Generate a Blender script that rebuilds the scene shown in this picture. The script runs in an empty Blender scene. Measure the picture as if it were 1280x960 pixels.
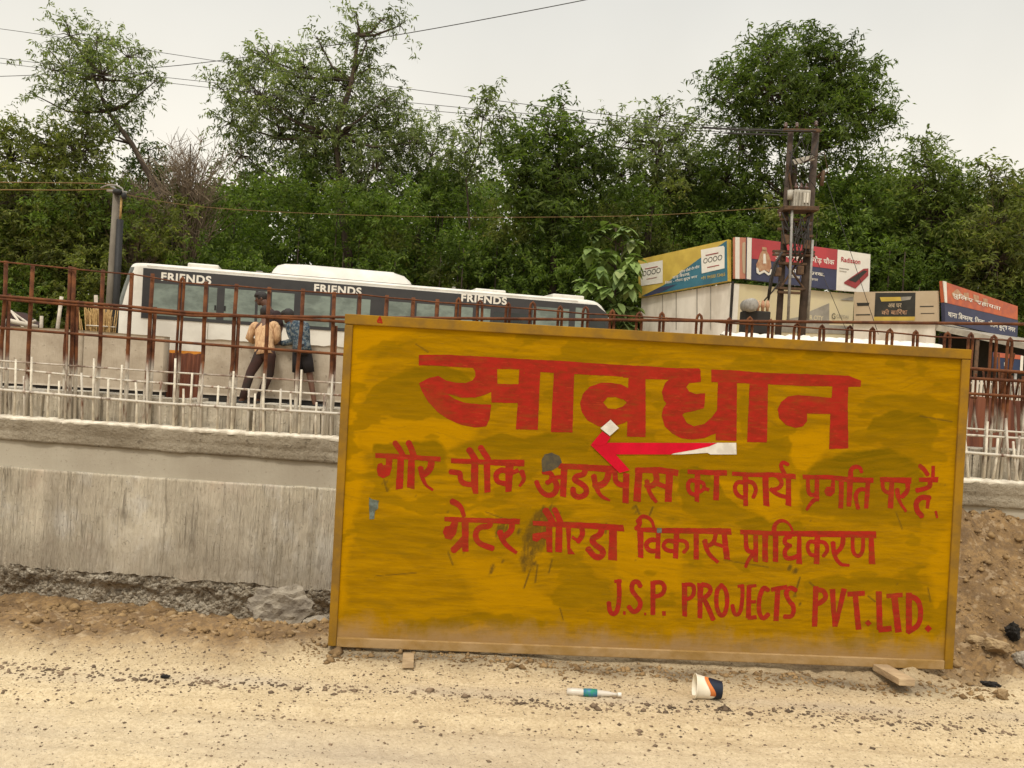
import bpy, bmesh, math, random
import numpy as np
from mathutils import Vector, Matrix
from math import radians

SC = bpy.context.scene
COL = SC.collection
random.seed(7)
RNG = np.random.default_rng(11)

# ------------------------------------------------------------------ camera
F = 1000.0                      # focal length in photo pixels (1280 wide)
ROLL, PITCH, EYE = radians(3.3), radians(1.0), 1.12
FWD = Vector((0, math.cos(PITCH), -math.sin(PITCH)))
_r0 = Vector((1, 0, 0)); _u0 = _r0.cross(FWD)
RGT = _r0 * math.cos(ROLL) + _u0 * math.sin(ROLL)
UPV = -_r0 * math.sin(ROLL) + _u0 * math.cos(ROLL)
CAMP = Vector((0, 0, EYE))
cd = bpy.data.cameras.new('camera'); cd.sensor_fit = 'HORIZONTAL'; cd.sensor_width = 36
cd.lens = 36 * F / 1280; cd.clip_start = 0.05; cd.clip_end = 2000
co = bpy.data.objects.new('camera', cd); COL.objects.link(co)
M3 = Matrix((RGT, UPV, -FWD)).transposed()
co.matrix_world = Matrix.Translation(CAMP) @ M3.to_4x4()
SC.camera = co

# ------------------------------------------------------------------ light
SUN_EL, SUN_AZ = radians(58), radians(196)      # azimuth measured from +Y clockwise
w = bpy.data.worlds.new('World'); SC.world = w; w.use_nodes = True
nt = w.node_tree; nt.nodes.clear()
out = nt.nodes.new('ShaderNodeOutputWorld'); bg = nt.nodes.new('ShaderNodeBackground')
sky = nt.nodes.new('ShaderNodeTexSky'); sky.sky_type = 'NISHITA'; sky.sun_disc = False
sky.sun_elevation = SUN_EL; sky.sun_rotation = SUN_AZ; sky.dust_density = 6; sky.air_density = 1.0; sky.ozone_density = 1.0
hsv = nt.nodes.new('ShaderNodeHueSaturation'); hsv.inputs['Saturation'].default_value = 0.10
tc = nt.nodes.new('ShaderNodeTexCoord')
sep = nt.nodes.new('ShaderNodeSeparateXYZ')
ramp = nt.nodes.new('ShaderNodeValToRGB')       # overcast: an even veil, brighter overhead
e = ramp.color_ramp.elements
e[0].position = 0.0; e[0].color = (8.5, 7.85, 6.5, 1)
e[1].position = 1.0; e[1].color = (15.5, 15.2, 14.6, 1)
k = ramp.color_ramp.elements.new(0.20); k.color = (8.35, 7.9, 6.9, 1)
k = ramp.color_ramp.elements.new(0.42); k.color = (6.5, 6.4, 5.95, 1)
k = ramp.color_ramp.elements.new(0.6); k.color = (11.0, 10.8, 10.2, 1)
nz = nt.nodes.new('ShaderNodeTexNoise'); nz.inputs['Scale'].default_value = 2.6; nz.inputs['Detail'].default_value = 4
mr = nt.nodes.new('ShaderNodeMapRange'); mr.inputs[1].default_value = 0.3; mr.inputs[2].default_value = 0.7; mr.inputs[3].default_value = 0.92; mr.inputs[4].default_value = 1.05
mx = nt.nodes.new('ShaderNodeMix'); mx.data_type = 'RGBA'; mx.inputs[0].default_value = 0.92
mul = nt.nodes.new('ShaderNodeMix'); mul.data_type = 'RGBA'; mul.blend_type = 'MULTIPLY'; mul.inputs[0].default_value = 1
L = nt.links.new
L(tc.outputs['Generated'], sep.inputs[0]); L(sep.outputs['Z'], ramp.inputs[0])
L(tc.outputs['Generated'], nz.inputs['Vector']); L(nz.outputs[0], mr.inputs[0])
L(sky.outputs[0], hsv.inputs['Color']); L(hsv.outputs[0], mx.inputs[6]); L(ramp.outputs[0], mx.inputs[7])
L(mx.outputs[2], mul.inputs[6]); L(mr.outputs[0], mul.inputs[7]); L(mul.outputs[2], bg.inputs[0])
bg.inputs[1].default_value = 0.10
L(bg.outputs[0], out.inputs[0])

sd = bpy.data.lights.new('sun', 'SUN'); sd.energy = 1.5; sd.angle = radians(10); sd.color = (1.0, 0.93, 0.80)
so = bpy.data.objects.new('sun', sd); COL.objects.link(so)
_sd = Vector((math.sin(SUN_AZ) * math.cos(SUN_EL), math.cos(SUN_AZ) * math.cos(SUN_EL), math.sin(SUN_EL)))
so.rotation_euler = _sd.to_track_quat('Z', 'Y').to_euler()
VS = SC.view_settings
VS.view_transform = 'Standard'; VS.look = 'None'; VS.gamma = 1; VS.use_curve_mapping = False; VS.exposure = 0.38

# ------------------------------------------------------------------ helpers
def ray(px, py):
    return RGT * ((px - 640) / F) + UPV * ((480 - py) / F) + FWD
def U(px, py, d):
    r = ray(px, py); return CAMP + r * (d / r.y)
class Plane:
    def __init__(s, p, n): s.p = p; s.n = n.normalized()
    def at(s, px, py, off=0.0):
        r = ray(px, py); t = (s.p - CAMP).dot(s.n) / r.dot(s.n)
        return CAMP + r * t + s.n * off
def vplane(px1, py1, d1, px2, py2, d2):
    a = U(px1, py1, d1); b = U(px2, py2, d2); v = b - a; v.z = 0
    n = Vector((v.y, -v.x, 0))
    if n.dot(CAMP - a) < 0: n = -n
    return Plane(a, n)

def vnoise(x, y, seed=0):
    x = np.asarray(x, float); y = np.asarray(y, float)
    xi = np.floor(x).astype(np.int64); yi = np.floor(y).astype(np.int64)
    fx = x - xi; fy = y - yi; fx = fx * fx * (3 - 2 * fx); fy = fy * fy * (3 - 2 * fy)
    def hsh(a, b):
        h = (a * 374761393 + b * 668265263 + seed * 974711) & 0x7fffffff
        h = ((h ^ (h >> 13)) * 1274126177) & 0x7fffffff
        return ((h ^ (h >> 16)) & 0xffff) / 65535.0
    return (hsh(xi, yi) * (1 - fx) + hsh(xi + 1, yi) * fx) * (1 - fy) + (hsh(xi, yi + 1) * (1 - fx) + hsh(xi + 1, yi + 1) * fx) * fy
def fbm(x, y, seed=0, octv=4, gain=0.5):
    s = 0; a = 1; t = 0
    for o in range(octv):
        s = s + a * vnoise(np.asarray(x) * 2 ** o, np.asarray(y) * 2 ** o, seed + o * 17); t += a; a *= gain
    return s / t - 0.5

def tag(o, label=None, cat=None, group=None, kind=None):
    if label: o['label'] = label
    if cat: o['category'] = cat
    if group: o['group'] = group
    if kind: o['kind'] = kind
    return o
def wloc(o):
    v = Vector((0, 0, 0))
    while o is not None: v = v + o.location; o = o.parent
    return v
def thing(name, loc, label, cat, group=None):
    o = bpy.data.objects.new(name, None); COL.objects.link(o); o.location = loc
    o.empty_display_size = 0.1
    return tag(o, label, cat, group)
def link_mesh(name, me, mat, parent=None, shift=None):
    o = bpy.data.objects.new(name, me); COL.objects.link(o)
    if mat is not None:
        for m in (mat if isinstance(mat, (list, tuple)) else [mat]): me.materials.append(m)
    if parent is not None: o.parent = parent
    return o
def np_mesh(name, V, Fc, mat, parent=None, smooth=False, origin=None):
    """V (n,3) world coords, Fc (m,k) faces of equal size."""
    V = np.asarray(V, float); Fc = np.asarray(Fc, np.int32)
    og = wloc(parent) if parent is not None else (origin if origin is not None else Vector((0, 0, 0)))
    V = V - np.array(og)
    me = bpy.data.meshes.new(name)
    n, kk = Fc.shape
    me.vertices.add(len(V)); me.vertices.foreach_set('co', V.ravel())
    me.loops.add(n * kk); me.loops.foreach_set('vertex_index', Fc.ravel())
    me.polygons.add(n); me.polygons.foreach_set('loop_start', np.arange(0, n * kk, kk, dtype=np.int32))
    me.update(calc_edges=True)
    me.validate()
    if smooth: me.polygons.foreach_set('use_smooth', np.ones(len(me.polygons), bool))
    o = link_mesh(name, me, mat, parent)
    if parent is None and origin is not None: o.location = origin
    return o

class MB:
    def __init__(s): s.v = []; s.f = []; s.sm = []; s.mi = []; s.cur = 0
    def add(s, vs, fs, smooth=False):
        b = len(s.v); s.v += [tuple(v) for v in vs]
        for f in fs: s.f.append(tuple(i + b for i in f)); s.sm.append(smooth); s.mi.append(s.cur)
        return s
    def hexa(s, c):      # 8 corners: bottom 4, top 4
        return s.add(c, [(0, 3, 2, 1), (4, 5, 6, 7), (0, 1, 5, 4), (1, 2, 6, 5), (2, 3, 7, 6), (3, 0, 4, 7)])
    def box(s, c, dx, dy, dz, X=Vector((1, 0, 0)), Y=Vector((0, 1, 0)), Z=Vector((0, 0, 1)), bev=0):
        c = Vector(c); a, b, d = X * dx / 2, Y * dy / 2, Z * dz / 2
        if not bev:
            return s.hexa([c - a - b - d, c + a - b - d, c + a + b - d, c - a + b - d, c - a - b + d, c + a - b + d, c + a + b + d, c - a + b + d])
        bm = bmesh.new(); bmesh.ops.create_cube(bm, size=1)
        for v in bm.verts: v.co = Vector((v.co.x * dx, v.co.y * dy, v.co.z * dz))
        bmesh.ops.bevel(bm, geom=bm.edges[:], offset=bev, segments=2, affect='EDGES', profile=0.5)
        bm.verts.index_update()
        vs = [c + X * v.co.x + Y * v.co.y + Z * v.co.z for v in bm.verts]; fs = [[v.index for v in f.verts] for f in bm.faces]
        bm.free(); return s.add(vs, fs)
    def prism(s, pts, ext):
        n = len(pts); pts = [Vector(p) for p in pts]; q = [p + ext for p in pts]
        fs = [tuple(range(n)), tuple(range(2 * n - 1, n - 1, -1))] + [(i, i + n, (i + 1) % n + n, (i + 1) % n) for i in range(n)]
        return s.add(pts + q, fs)
    def tube(s, pts, r, n=8, cap=True):
        pts = [Vector(p) for p in pts]; m = len(pts)
        rs = r if isinstance(r, (list, tuple)) else [r] * m
        vs = []; prev = None
        for i, p in enumerate(pts):
            t = (pts[min(i + 1, m - 1)] - pts[max(i - 1, 0)])
            t = t.normalized() if t.length > 1e-9 else Vector((0, 0, 1))
            if prev is None:
                a = t.cross(Vector((0, 0, 1)))
                if a.length < 0.05: a = t.cross(Vector((1, 0, 0)))
                a.normalize()
            else:
                a = prev - t * prev.dot(t); a.normalize()
            prev = a; b = t.cross(a)
            for k in range(n):
                an = 2 * math.pi * k / n; vs.append(p + (a * math.cos(an) + b * math.sin(an)) * rs[i])
        fs = []
        for i in range(m - 1):
            for k in range(n):
                fs.append((i * n + k, i * n + (k + 1) % n, (i + 1) * n + (k + 1) % n, (i + 1) * n + k))
        if cap: fs.append(tuple(range(n - 1, -1, -1))); fs.append(tuple((m - 1) * n + k for k in range(n)))
        return s.add(vs, fs, True)
    def ell(s, c, rx, ry, rz, n=10, m=7, X=Vector((1, 0, 0)), Y=Vector((0, 1, 0)), Z=Vector((0, 0, 1)), jit=0, seed=0):
        rr = random.Random(seed); vs = []; c = Vector(c)
        def P(a, b):
            j = 1 + jit * (rr.random() - 0.5)
            return c + X * (rx * math.cos(a) * math.sin(b) * j) + Y * (ry * math.sin(a) * math.sin(b) * j) + Z * (rz * math.cos(b) * j)
        vs.append(P(0, 0))
        for i in range(1, m):
            for k in range(n): vs.append(P(2 * math.pi * k / n, math.pi * i / m))
        vs.append(P(0, math.pi)); fs = []
        for k in range(n): fs.append((0, 1 + k, 1 + (k + 1) % n))
        for i in range(m - 2):
            for k in range(n):
                a = 1 + i * n + k; b = 1 + i * n + (k + 1) % n; fs.append((a, a + n, b + n, b))
        e0 = 1 + (m - 2) * n
        for k in range(n): fs.append((e0 + k, len(vs) - 1, e0 + (k + 1) % n))
        return s.add(vs, fs, jit < 0.15)
    def build(s, name, mat, parent=None, origin=None):
        og = wloc(parent) if parent is not None else (origin if origin is not None else Vector((0, 0, 0)))
        me = bpy.data.meshes.new(name)
        me.from_pydata([tuple(Vector(v) - og) for v in s.v], [], s.f); me.update()
        o = link_mesh(name, me, mat, parent)
        me.polygons.foreach_set('use_smooth', s.sm)
        if isinstance(mat, (list, tuple)): me.polygons.foreach_set('material_index', s.mi)
        if parent is None and origin is not None: o.location = origin
        return o

# ------------------------------------------------------------------ materials
class NT:
    def __init__(s, name):
        s.m = bpy.data.materials.new(name); s.m.use_nodes = True; s.t = s.m.node_tree; s.t.nodes.clear()
        s.o = s.n('ShaderNodeOutputMaterial'); s.b = s.n('ShaderNodeBsdfPrincipled'); s.l(s.b.outputs[0], s.o.inputs[0])
        s.c = s.n('ShaderNodeTexCoord')
    def n(s, t): return s.t.nodes.new(t)
    def l(s, a, b): s.t.links.new(a, b)
    def noise(s, scale=5, detail=4, rough=0.55, stretch=(1, 1, 1), off=(0, 0, 0), dist=0.0):
        mp = s.n('ShaderNodeMapping'); mp.inputs['Scale'].default_value = stretch; mp.inputs['Location'].default_value = off
        s.l(s.c.outputs['Object'], mp.inputs[0])
        z = s.n('ShaderNodeTexNoise'); z.inputs['Scale'].default_value = scale; z.inputs['Detail'].default_value = detail
        z.inputs['Roughness'].default_value = rough; z.inputs['Distortion'].default_value = dist
        s.l(mp.outputs[0], z.inputs['Vector']); return z.outputs[0]
    def rng(s, v, a, b, c=0.0, d=1.0):
        m = s.n('ShaderNodeMapRange'); m.interpolation_type = 'SMOOTHSTEP'
        for i, x in zip((1, 2, 3, 4), (a, b, c, d)): m.inputs[i].default_value = x
        s.l(v, m.inputs[0]); return m.outputs[0]
    def mix(s, f, a, b, mode='MIX'):
        m = s.n('ShaderNodeMix'); m.data_type = 'RGBA'; m.blend_type = mode
        for sock, val in ((m.inputs[0], f), (m.inputs[6], a), (m.inputs[7], b)):
            if hasattr(val, 'links'): s.l(val, sock)
            elif isinstance(val, (tuple, list)): sock.default_value = (*val[:3], 1)
            else: sock.default_value = val
        return m.outputs[2]
    def math(s, op, a, b=0.0):
        m = s.n('ShaderNodeMath'); m.operation = op
        for sock, val in ((m.inputs[0], a), (m.inputs[1], b)):
            if hasattr(val, 'links'): s.l(val, sock)
            else: sock.default_value = val
        return m.outputs[0]
    def attr(s, name):
        a = s.n('ShaderNodeAttribute'); a.attribute_name = name; return a.outputs['Fac']
    def bump(s, h, strength=0.3, dist=0.01):
        b = s.n('ShaderNodeBump'); b.inputs['Strength'].default_value = strength; b.inputs['Distance'].default_value = dist
        s.l(h, b.inputs['Height']); s.l(b.outputs[0], s.b.inputs['Normal'])
    def fin(s, col, rough=0.8, spec=0.3, metal=0.0):
        if hasattr(col, 'links'): s.l(col, s.b.inputs['Base Color'])
        else: s.b.inputs['Base Color'].default_value = (*col, 1)
        if hasattr(rough, 'links'): s.l(rough, s.b.inputs['Roughness'])
        else: s.b.inputs['Roughness'].default_value = rough
        s.b.inputs['Specular IOR Level'].default_value = spec; s.b.inputs['Metallic'].default_value = metal
        return s.m
def simple(name, c, c2=None, scale=6, rough=0.7, spec=0.3, bump=0.0, bscale=40, stretch=(1, 1, 1), metal=0.0, lo=0.35, hi=0.65):
    t = NT(name)
    if c2 is None: c2 = tuple(x * 0.72 for x in c)
    f = t.rng(t.noise(scale, 5, 0.6, stretch), lo, hi)
    if bump: t.bump(t.noise(bscale, 4, 0.6, stretch), bump, 0.01)
    return t.fin(t.mix(f, c, c2), rough, spec, metal)

def mat_ground():
    t = NT('sandy_soil')
    big = t.rng(t.noise(0.9, 5, 0.6, (1, 2.2, 1)), 0.35, 0.68)
    mid = t.rng(t.noise(6, 6, 0.65, (1, 1.8, 1)), 0.32, 0.7)
    fine = t.rng(t.noise(90, 3, 0.7), 0.36, 0.64)
    c = t.mix(big, (0.72, 0.585, 0.375), (0.65, 0.52, 0.33))
    c = t.mix(t.math('MULTIPLY', mid, 0.5), c, (0.50, 0.385, 0.23))
    c = t.mix(t.math('MULTIPLY', fine, 0.5), c, (0.40, 0.29, 0.155))
    sp = t.rng(t.noise(110, 2, 0.5, (0.6, 1.3, 1)), 0.645, 0.70)
    c = t.mix(t.math('MULTIPLY', sp, 0.75), c, (0.13, 0.095, 0.065))
    grey = t.attr('grey'); c = t.mix(t.math('MULTIPLY', grey, 0.7), c, (0.44, 0.37, 0.29))
    d = t.attr('dirt')
    dc = t.mix(t.rng(t.noise(9, 6, 0.7), 0.35, 0.65), (0.31, 0.195, 0.088), (0.175, 0.108, 0.052))
    dc = t.mix(t.math('MULTIPLY', t.rng(t.noise(45, 4, 0.7), 0.45, 0.62), 0.6), dc, (0.15, 0.10, 0.06))
    dc = t.mix(t.math('MULTIPLY', t.rng(t.noise(22, 3, 0.6, off=(3, 1, 0)), 0.56, 0.66), 0.55), dc, (0.42, 0.31, 0.19))
    c = t.mix(d, c, dc)
    g = t.attr('board_shade'); c = t.mix(t.math('MULTIPLY', g, 0.8), c, (0.13, 0.105, 0.075))  # darkens the sand colour as a painted shadow under the board
    h = t.math('ADD', t.noise(140, 4, 0.7), t.math('MULTIPLY', t.noise(30, 4, 0.7), 1.2))
    t.bump(h, 0.7, 0.012)
    return t.fin(c, 0.95, 0.15)

def mat_concrete(name, a, b, dark, streak=1.0, bump=0.5, fine=60, gravel=False):
    t = NT(name)
    c = t.mix(t.rng(t.noise(2.2, 5, 0.6), 0.35, 0.65), a, b)
    st = t.noise(10, 5, 0.65, (5, 5, 0.35)); st2 = t.noise(24, 4, 0.6, (4, 4, 0.22), (1.7, 0, 0))
    c = t.mix(t.math('MULTIPLY', t.rng(st, 0.50, 0.72), 0.75 * streak), c, dark)
    c = t.mix(t.math('MULTIPLY', t.rng(st2, 0.52, 0.66), 0.5 * streak), c, tuple(min(1, x * 1.18) for x in a))
    pit = t.rng(t.noise(fine, 3, 0.6), 0.62, 0.7)
    c = t.mix(t.math('MULTIPLY', pit, 0.6), c, dark)
    if gravel:
        vo = t.n('ShaderNodeTexVoronoi'); vo.inputs['Scale'].default_value = 58; t.l(t.c.outputs['Object'], vo.inputs['Vector'])
        sv_ = t.n('ShaderNodeSeparateColor'); t.l(vo.outputs['Color'], sv_.inputs[0])
        c = t.mix(t.math('MULTIPLY', t.rng(sv_.outputs[0], 0.55, 0.8), 0.55), c, (0.55, 0.49, 0.39)); c = t.mix(t.math('MULTIPLY', t.rng(sv_.outputs[1], 0.6, 0.85), 0.6), c, dark)
    stain = t.rng(t.noise(1.1, 5, 0.7, off=(5, 2, 1)), 0.55, 0.75)
    c = t.mix(t.math('MULTIPLY', stain, 0.5), c, tuple(x * 0.7 for x in b))
    h = t.math('ADD', t.math('MULTIPLY', st, 1.6 * streak), t.math('ADD', t.math('MULTIPLY', st2, 0.9 * streak), t.noise(fine, 5, 0.7)))
    if gravel: h = t.math('ADD', h, t.math('MULTIPLY', vo.outputs['Distance'], -0.9))
    t.bump(h, bump, 0.02)
    return t.fin(c, 0.9, 0.2)

ZLOW = 0.12
def mat_wallface():
    t = NT('rough_cast_wall_face')
    c = t.mix(t.rng(t.noise(1.5, 6, 0.65, (1, 1, 1.3)), 0.36, 0.64), (0.68, 0.60, 0.455), (0.55, 0.475, 0.36))
    c = t.mix(t.math('MULTIPLY', t.rng(t.noise(2.6, 5, 0.65, (1, 1, 0.8), (4, 1, 7)), 0.52, 0.66), 0.7), c, (0.72, 0.67, 0.58))
    c = t.mix(t.math('MULTIPLY', t.rng(t.noise(3.4, 5, 0.7, (1, 1, 1), (9, 3, 2)), 0.54, 0.70), 0.55), c, (0.56, 0.44, 0.33))
    mask = t.rng(t.noise(1.9, 3, 0.6, (1.4, 1.4, 0.7), (2, 8, 5)), 0.30, 0.56)
    st = t.noise(13, 5, 0.68, (5, 5, 0.30), (0, 0, 0), 0.3)
    c = t.mix(t.math('MULTIPLY', t.math('MULTIPLY', t.rng(st, 0.52, 0.66), mask), 0.55), c, (0.15, 0.125, 0.095))
    c = t.mix(t.math('MULTIPLY', t.rng(t.noise(7, 4, 0.7, (3, 3, 0.4), (6, 0, 3)), 0.60, 0.70), 0.55), c, (0.24, 0.20, 0.155))
    c = t.mix(t.math('MULTIPLY', t.rng(t.noise(70, 3, 0.6), 0.62, 0.70), 0.6), c, (0.20, 0.165, 0.125))
    sx_ = t.n('ShaderNodeSeparateXYZ'); t.l(t.c.outputs['Object'], sx_.inputs[0]); wv_ = t.math('MULTIPLY', t.math('SUBTRACT', t.noise(3, 4, 0.7), 0.5), 0.10)
    for x_, wd_, k_, col_ in ((-2.03, 0.035, 0.55, (0.72, 0.64, 0.50)), (-1.985, 0.006, 0.45, (0.26, 0.215, 0.16)), (-2.62, 0.05, 0.35, (0.30, 0.25, 0.19)), (-1.55, 0.07, 0.35, (0.66, 0.58, 0.45))):
        d_ = t.math('ABSOLUTE', t.math('ADD', t.math('SUBTRACT', sx_.outputs['X'], x_), wv_)); c = t.mix(t.math('MULTIPLY', t.rng(d_, wd_ * 1.4, wd_ * 0.6, 0.0, 1.0), k_), c, col_)
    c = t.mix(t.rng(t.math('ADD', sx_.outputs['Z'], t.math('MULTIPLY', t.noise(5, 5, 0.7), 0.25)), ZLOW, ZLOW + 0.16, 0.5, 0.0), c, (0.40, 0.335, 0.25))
    h = t.math('ADD', t.math('MULTIPLY', t.math('MULTIPLY', st, t.math('ADD', mask, 0.35)), 2.6), t.math('ADD', t.math('MULTIPLY', t.noise(45, 5, 0.72, (1.6, 1.6, 0.45)), 0.8), t.math('MULTIPLY', t.noise(9, 5, 0.65, (2, 2, .5)), 0.8)))
    t.bump(h, 0.8, 0.018)
    return t.fin(c, 0.92, 0.15)

def mat_rebar():
    t = NT('rusty_steel_with_cement')
    c = t.mix(t.rng(t.noise(14, 5, 0.6), 0.35, 0.65), (0.165, 0.060, 0.022), (0.078, 0.029, 0.015))
    sp = t.n('ShaderNodeSeparateXYZ'); t.l(t.c.outputs['Object'], sp.inputs[0])
    zz = t.math('ADD', sp.outputs['Z'], t.math('MULTIPLY', t.noise(6, 4, 0.6, (1, 1, 0.6)), 0.28))
    f = t.rng(zz, 0.40, 0.52, 1.0, 0.0)
    f = t.math('MULTIPLY', f, t.rng(t.noise(22, 4, 0.6, (1, 1, 0.3)), 0.30, 0.5))
    c = t.mix(f, c, (0.55, 0.50, 0.42))
    t.bump(t.noise(120, 3, 0.6), 0.5, 0.004)
    return t.fin(c, 0.85, 0.2)

def mat_sign():
    t = NT('hand_painted_yellow_ply')
    st = t.noise(7, 5, 0.65, (0.8, 1, 6)); fine = t.noise(40, 4, 0.7, (0.4, 1, 3))
    c = t.mix(t.rng(st, 0.34, 0.68), (0.345, 0.176, 0.0012), (0.24, 0.122, 0.0015))
    c = t.mix(t.math('MULTIPLY', t.rng(fine, 0.4, 0.7), 0.3), c, (0.25, 0.135, 0.01))
    c = t.mix(t.math('MULTIPLY', t.attr('bright'), 0.85), c, (0.42, 0.208, 0.001))
    ol = t.math('MULTIPLY', t.attr('olive'), t.rng(t.attr('streak'), 0.2, 0.8, 1.0, 0.55))
    stk = t.attr('streak'); c = t.mix(t.math('MULTIPLY', t.rng(stk, 0.50, 0.85), 0.36), c, (0.165, 0.096, 0.006)); c = t.mix(t.math('MULTIPLY', t.rng(stk, 0.5, 0.15), 0.25), c, (0.41, 0.215, 0.004))
    c = t.mix(ol, c, (0.135, 0.084, 0.002))
    dn = t.math('ADD', t.attr('dust'), t.math('MULTIPLY', t.math('SUBTRACT', t.noise(16, 6, 0.7, (1, 1, 0.6)), 0.5), 0.9))
    c = t.mix(t.math('MULTIPLY', t.rng(dn, 0.30, 0.95), 0.85), c, (0.30, 0.19, 0.09))
    sc = t.rng(t.noise(120, 3, 0.6, (0.25, 1, 2)), 0.66, 0.72)
    c = t.mix(t.math('MULTIPLY', sc, 0.35), c, (0.13, 0.08, 0.02))
    mud = t.math('MULTIPLY', t.attr('mud'), t.rng(t.noise(70, 4, 0.7), 0.2, 0.5))
    c = t.mix(mud, c, (0.095, 0.055, 0.010))
    t.bump(t.math('ADD', st, fine), 0.22, 0.004)
    return t.fin(c, t.rng(fine, 0.2, 0.8, 0.7, 0.9), 0.0)

def mat_red():
    t = NT('red_lettering_paint')
    f = t.noise(30, 5, 0.7, (0.6, 1, 1.4)); g = t.noise(5, 4, 0.6)
    c = t.mix(t.rng(f, 0.35, 0.68), (0.325, 0.021, 0.013), (0.225, 0.023, 0.011))
    c = t.mix(t.math('MULTIPLY', t.rng(g, 0.5, 0.72), 0.55), c, (0.26, 0.045, 0.012))
    ln = t.noise(9, 4, 0.65, (1.2, 1, 7)); c = t.mix(t.math('MULTIPLY', t.rng(ln, 0.52, 0.68), 0.45), c, (0.20, 0.055, 0.010)); c = t.mix(t.math('MULTIPLY', t.rng(t.noise(60, 3, 0.7, (0.3, 1, 2)), 0.60, 0.68), 0.5), c, (0.42, 0.05, 0.02))
    return t.fin(c, 0.8, 0.0)

def mat_leaf(name, a, b, c3, rough=0.6, trans=0.45):
    t = NT(name)
    gi = t.n('ShaderNodeNewGeometry'); rp = t.n('ShaderNodeValToRGB')
    ee = rp.color_ramp.elements; ee[0].color = (*a, 1); ee[1].color = (*c3, 1)
    k = ee.new(0.5); k.color = (*b, 1); k = ee.new(0.9); k.color = tuple(x * 1.25 for x in b) + (1,)
    t.l(gi.outputs['Random Per Island'], rp.inputs[0])
    big = t.rng(t.noise(0.55, 4, 0.6), 0.34, 0.66, 0.55, 1.35)
    col = t.mix(1.0, rp.outputs[0], big, 'MULTIPLY')
    t.fin(col, rough, 0.22)
    tr = t.n('ShaderNodeBsdfTranslucent'); t.l(t.mix(1.0, col, (1.3, 1.5, 0.6), 'MULTIPLY'), tr.inputs[0])
    ms = t.n('ShaderNodeMixShader'); ms.inputs[0].default_value = trans
    t.l(t.b.outputs[0], ms.inputs[1]); t.l(tr.outputs[0], ms.inputs[2]); t.l(ms.outputs[0], t.o.inputs[0])
    return t.m

def mat_glass(name, c, rough=0.08):
    t = NT(name); f = t.rng(t.noise(1.1, 4, 0.6, (1.5, 1.5, 2.5)), 0.38, 0.62); g = t.rng(t.noise(9, 3, 0.6, (0.1, 0.1, 2)), 0.4, 0.6)
    return t.fin(t.mix(t.math('MULTIPLY', g, 0.3), t.mix(f, c, tuple(x * 0.55 for x in c)), tuple(x * 0.75 for x in c)), rough, 0.5)

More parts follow.
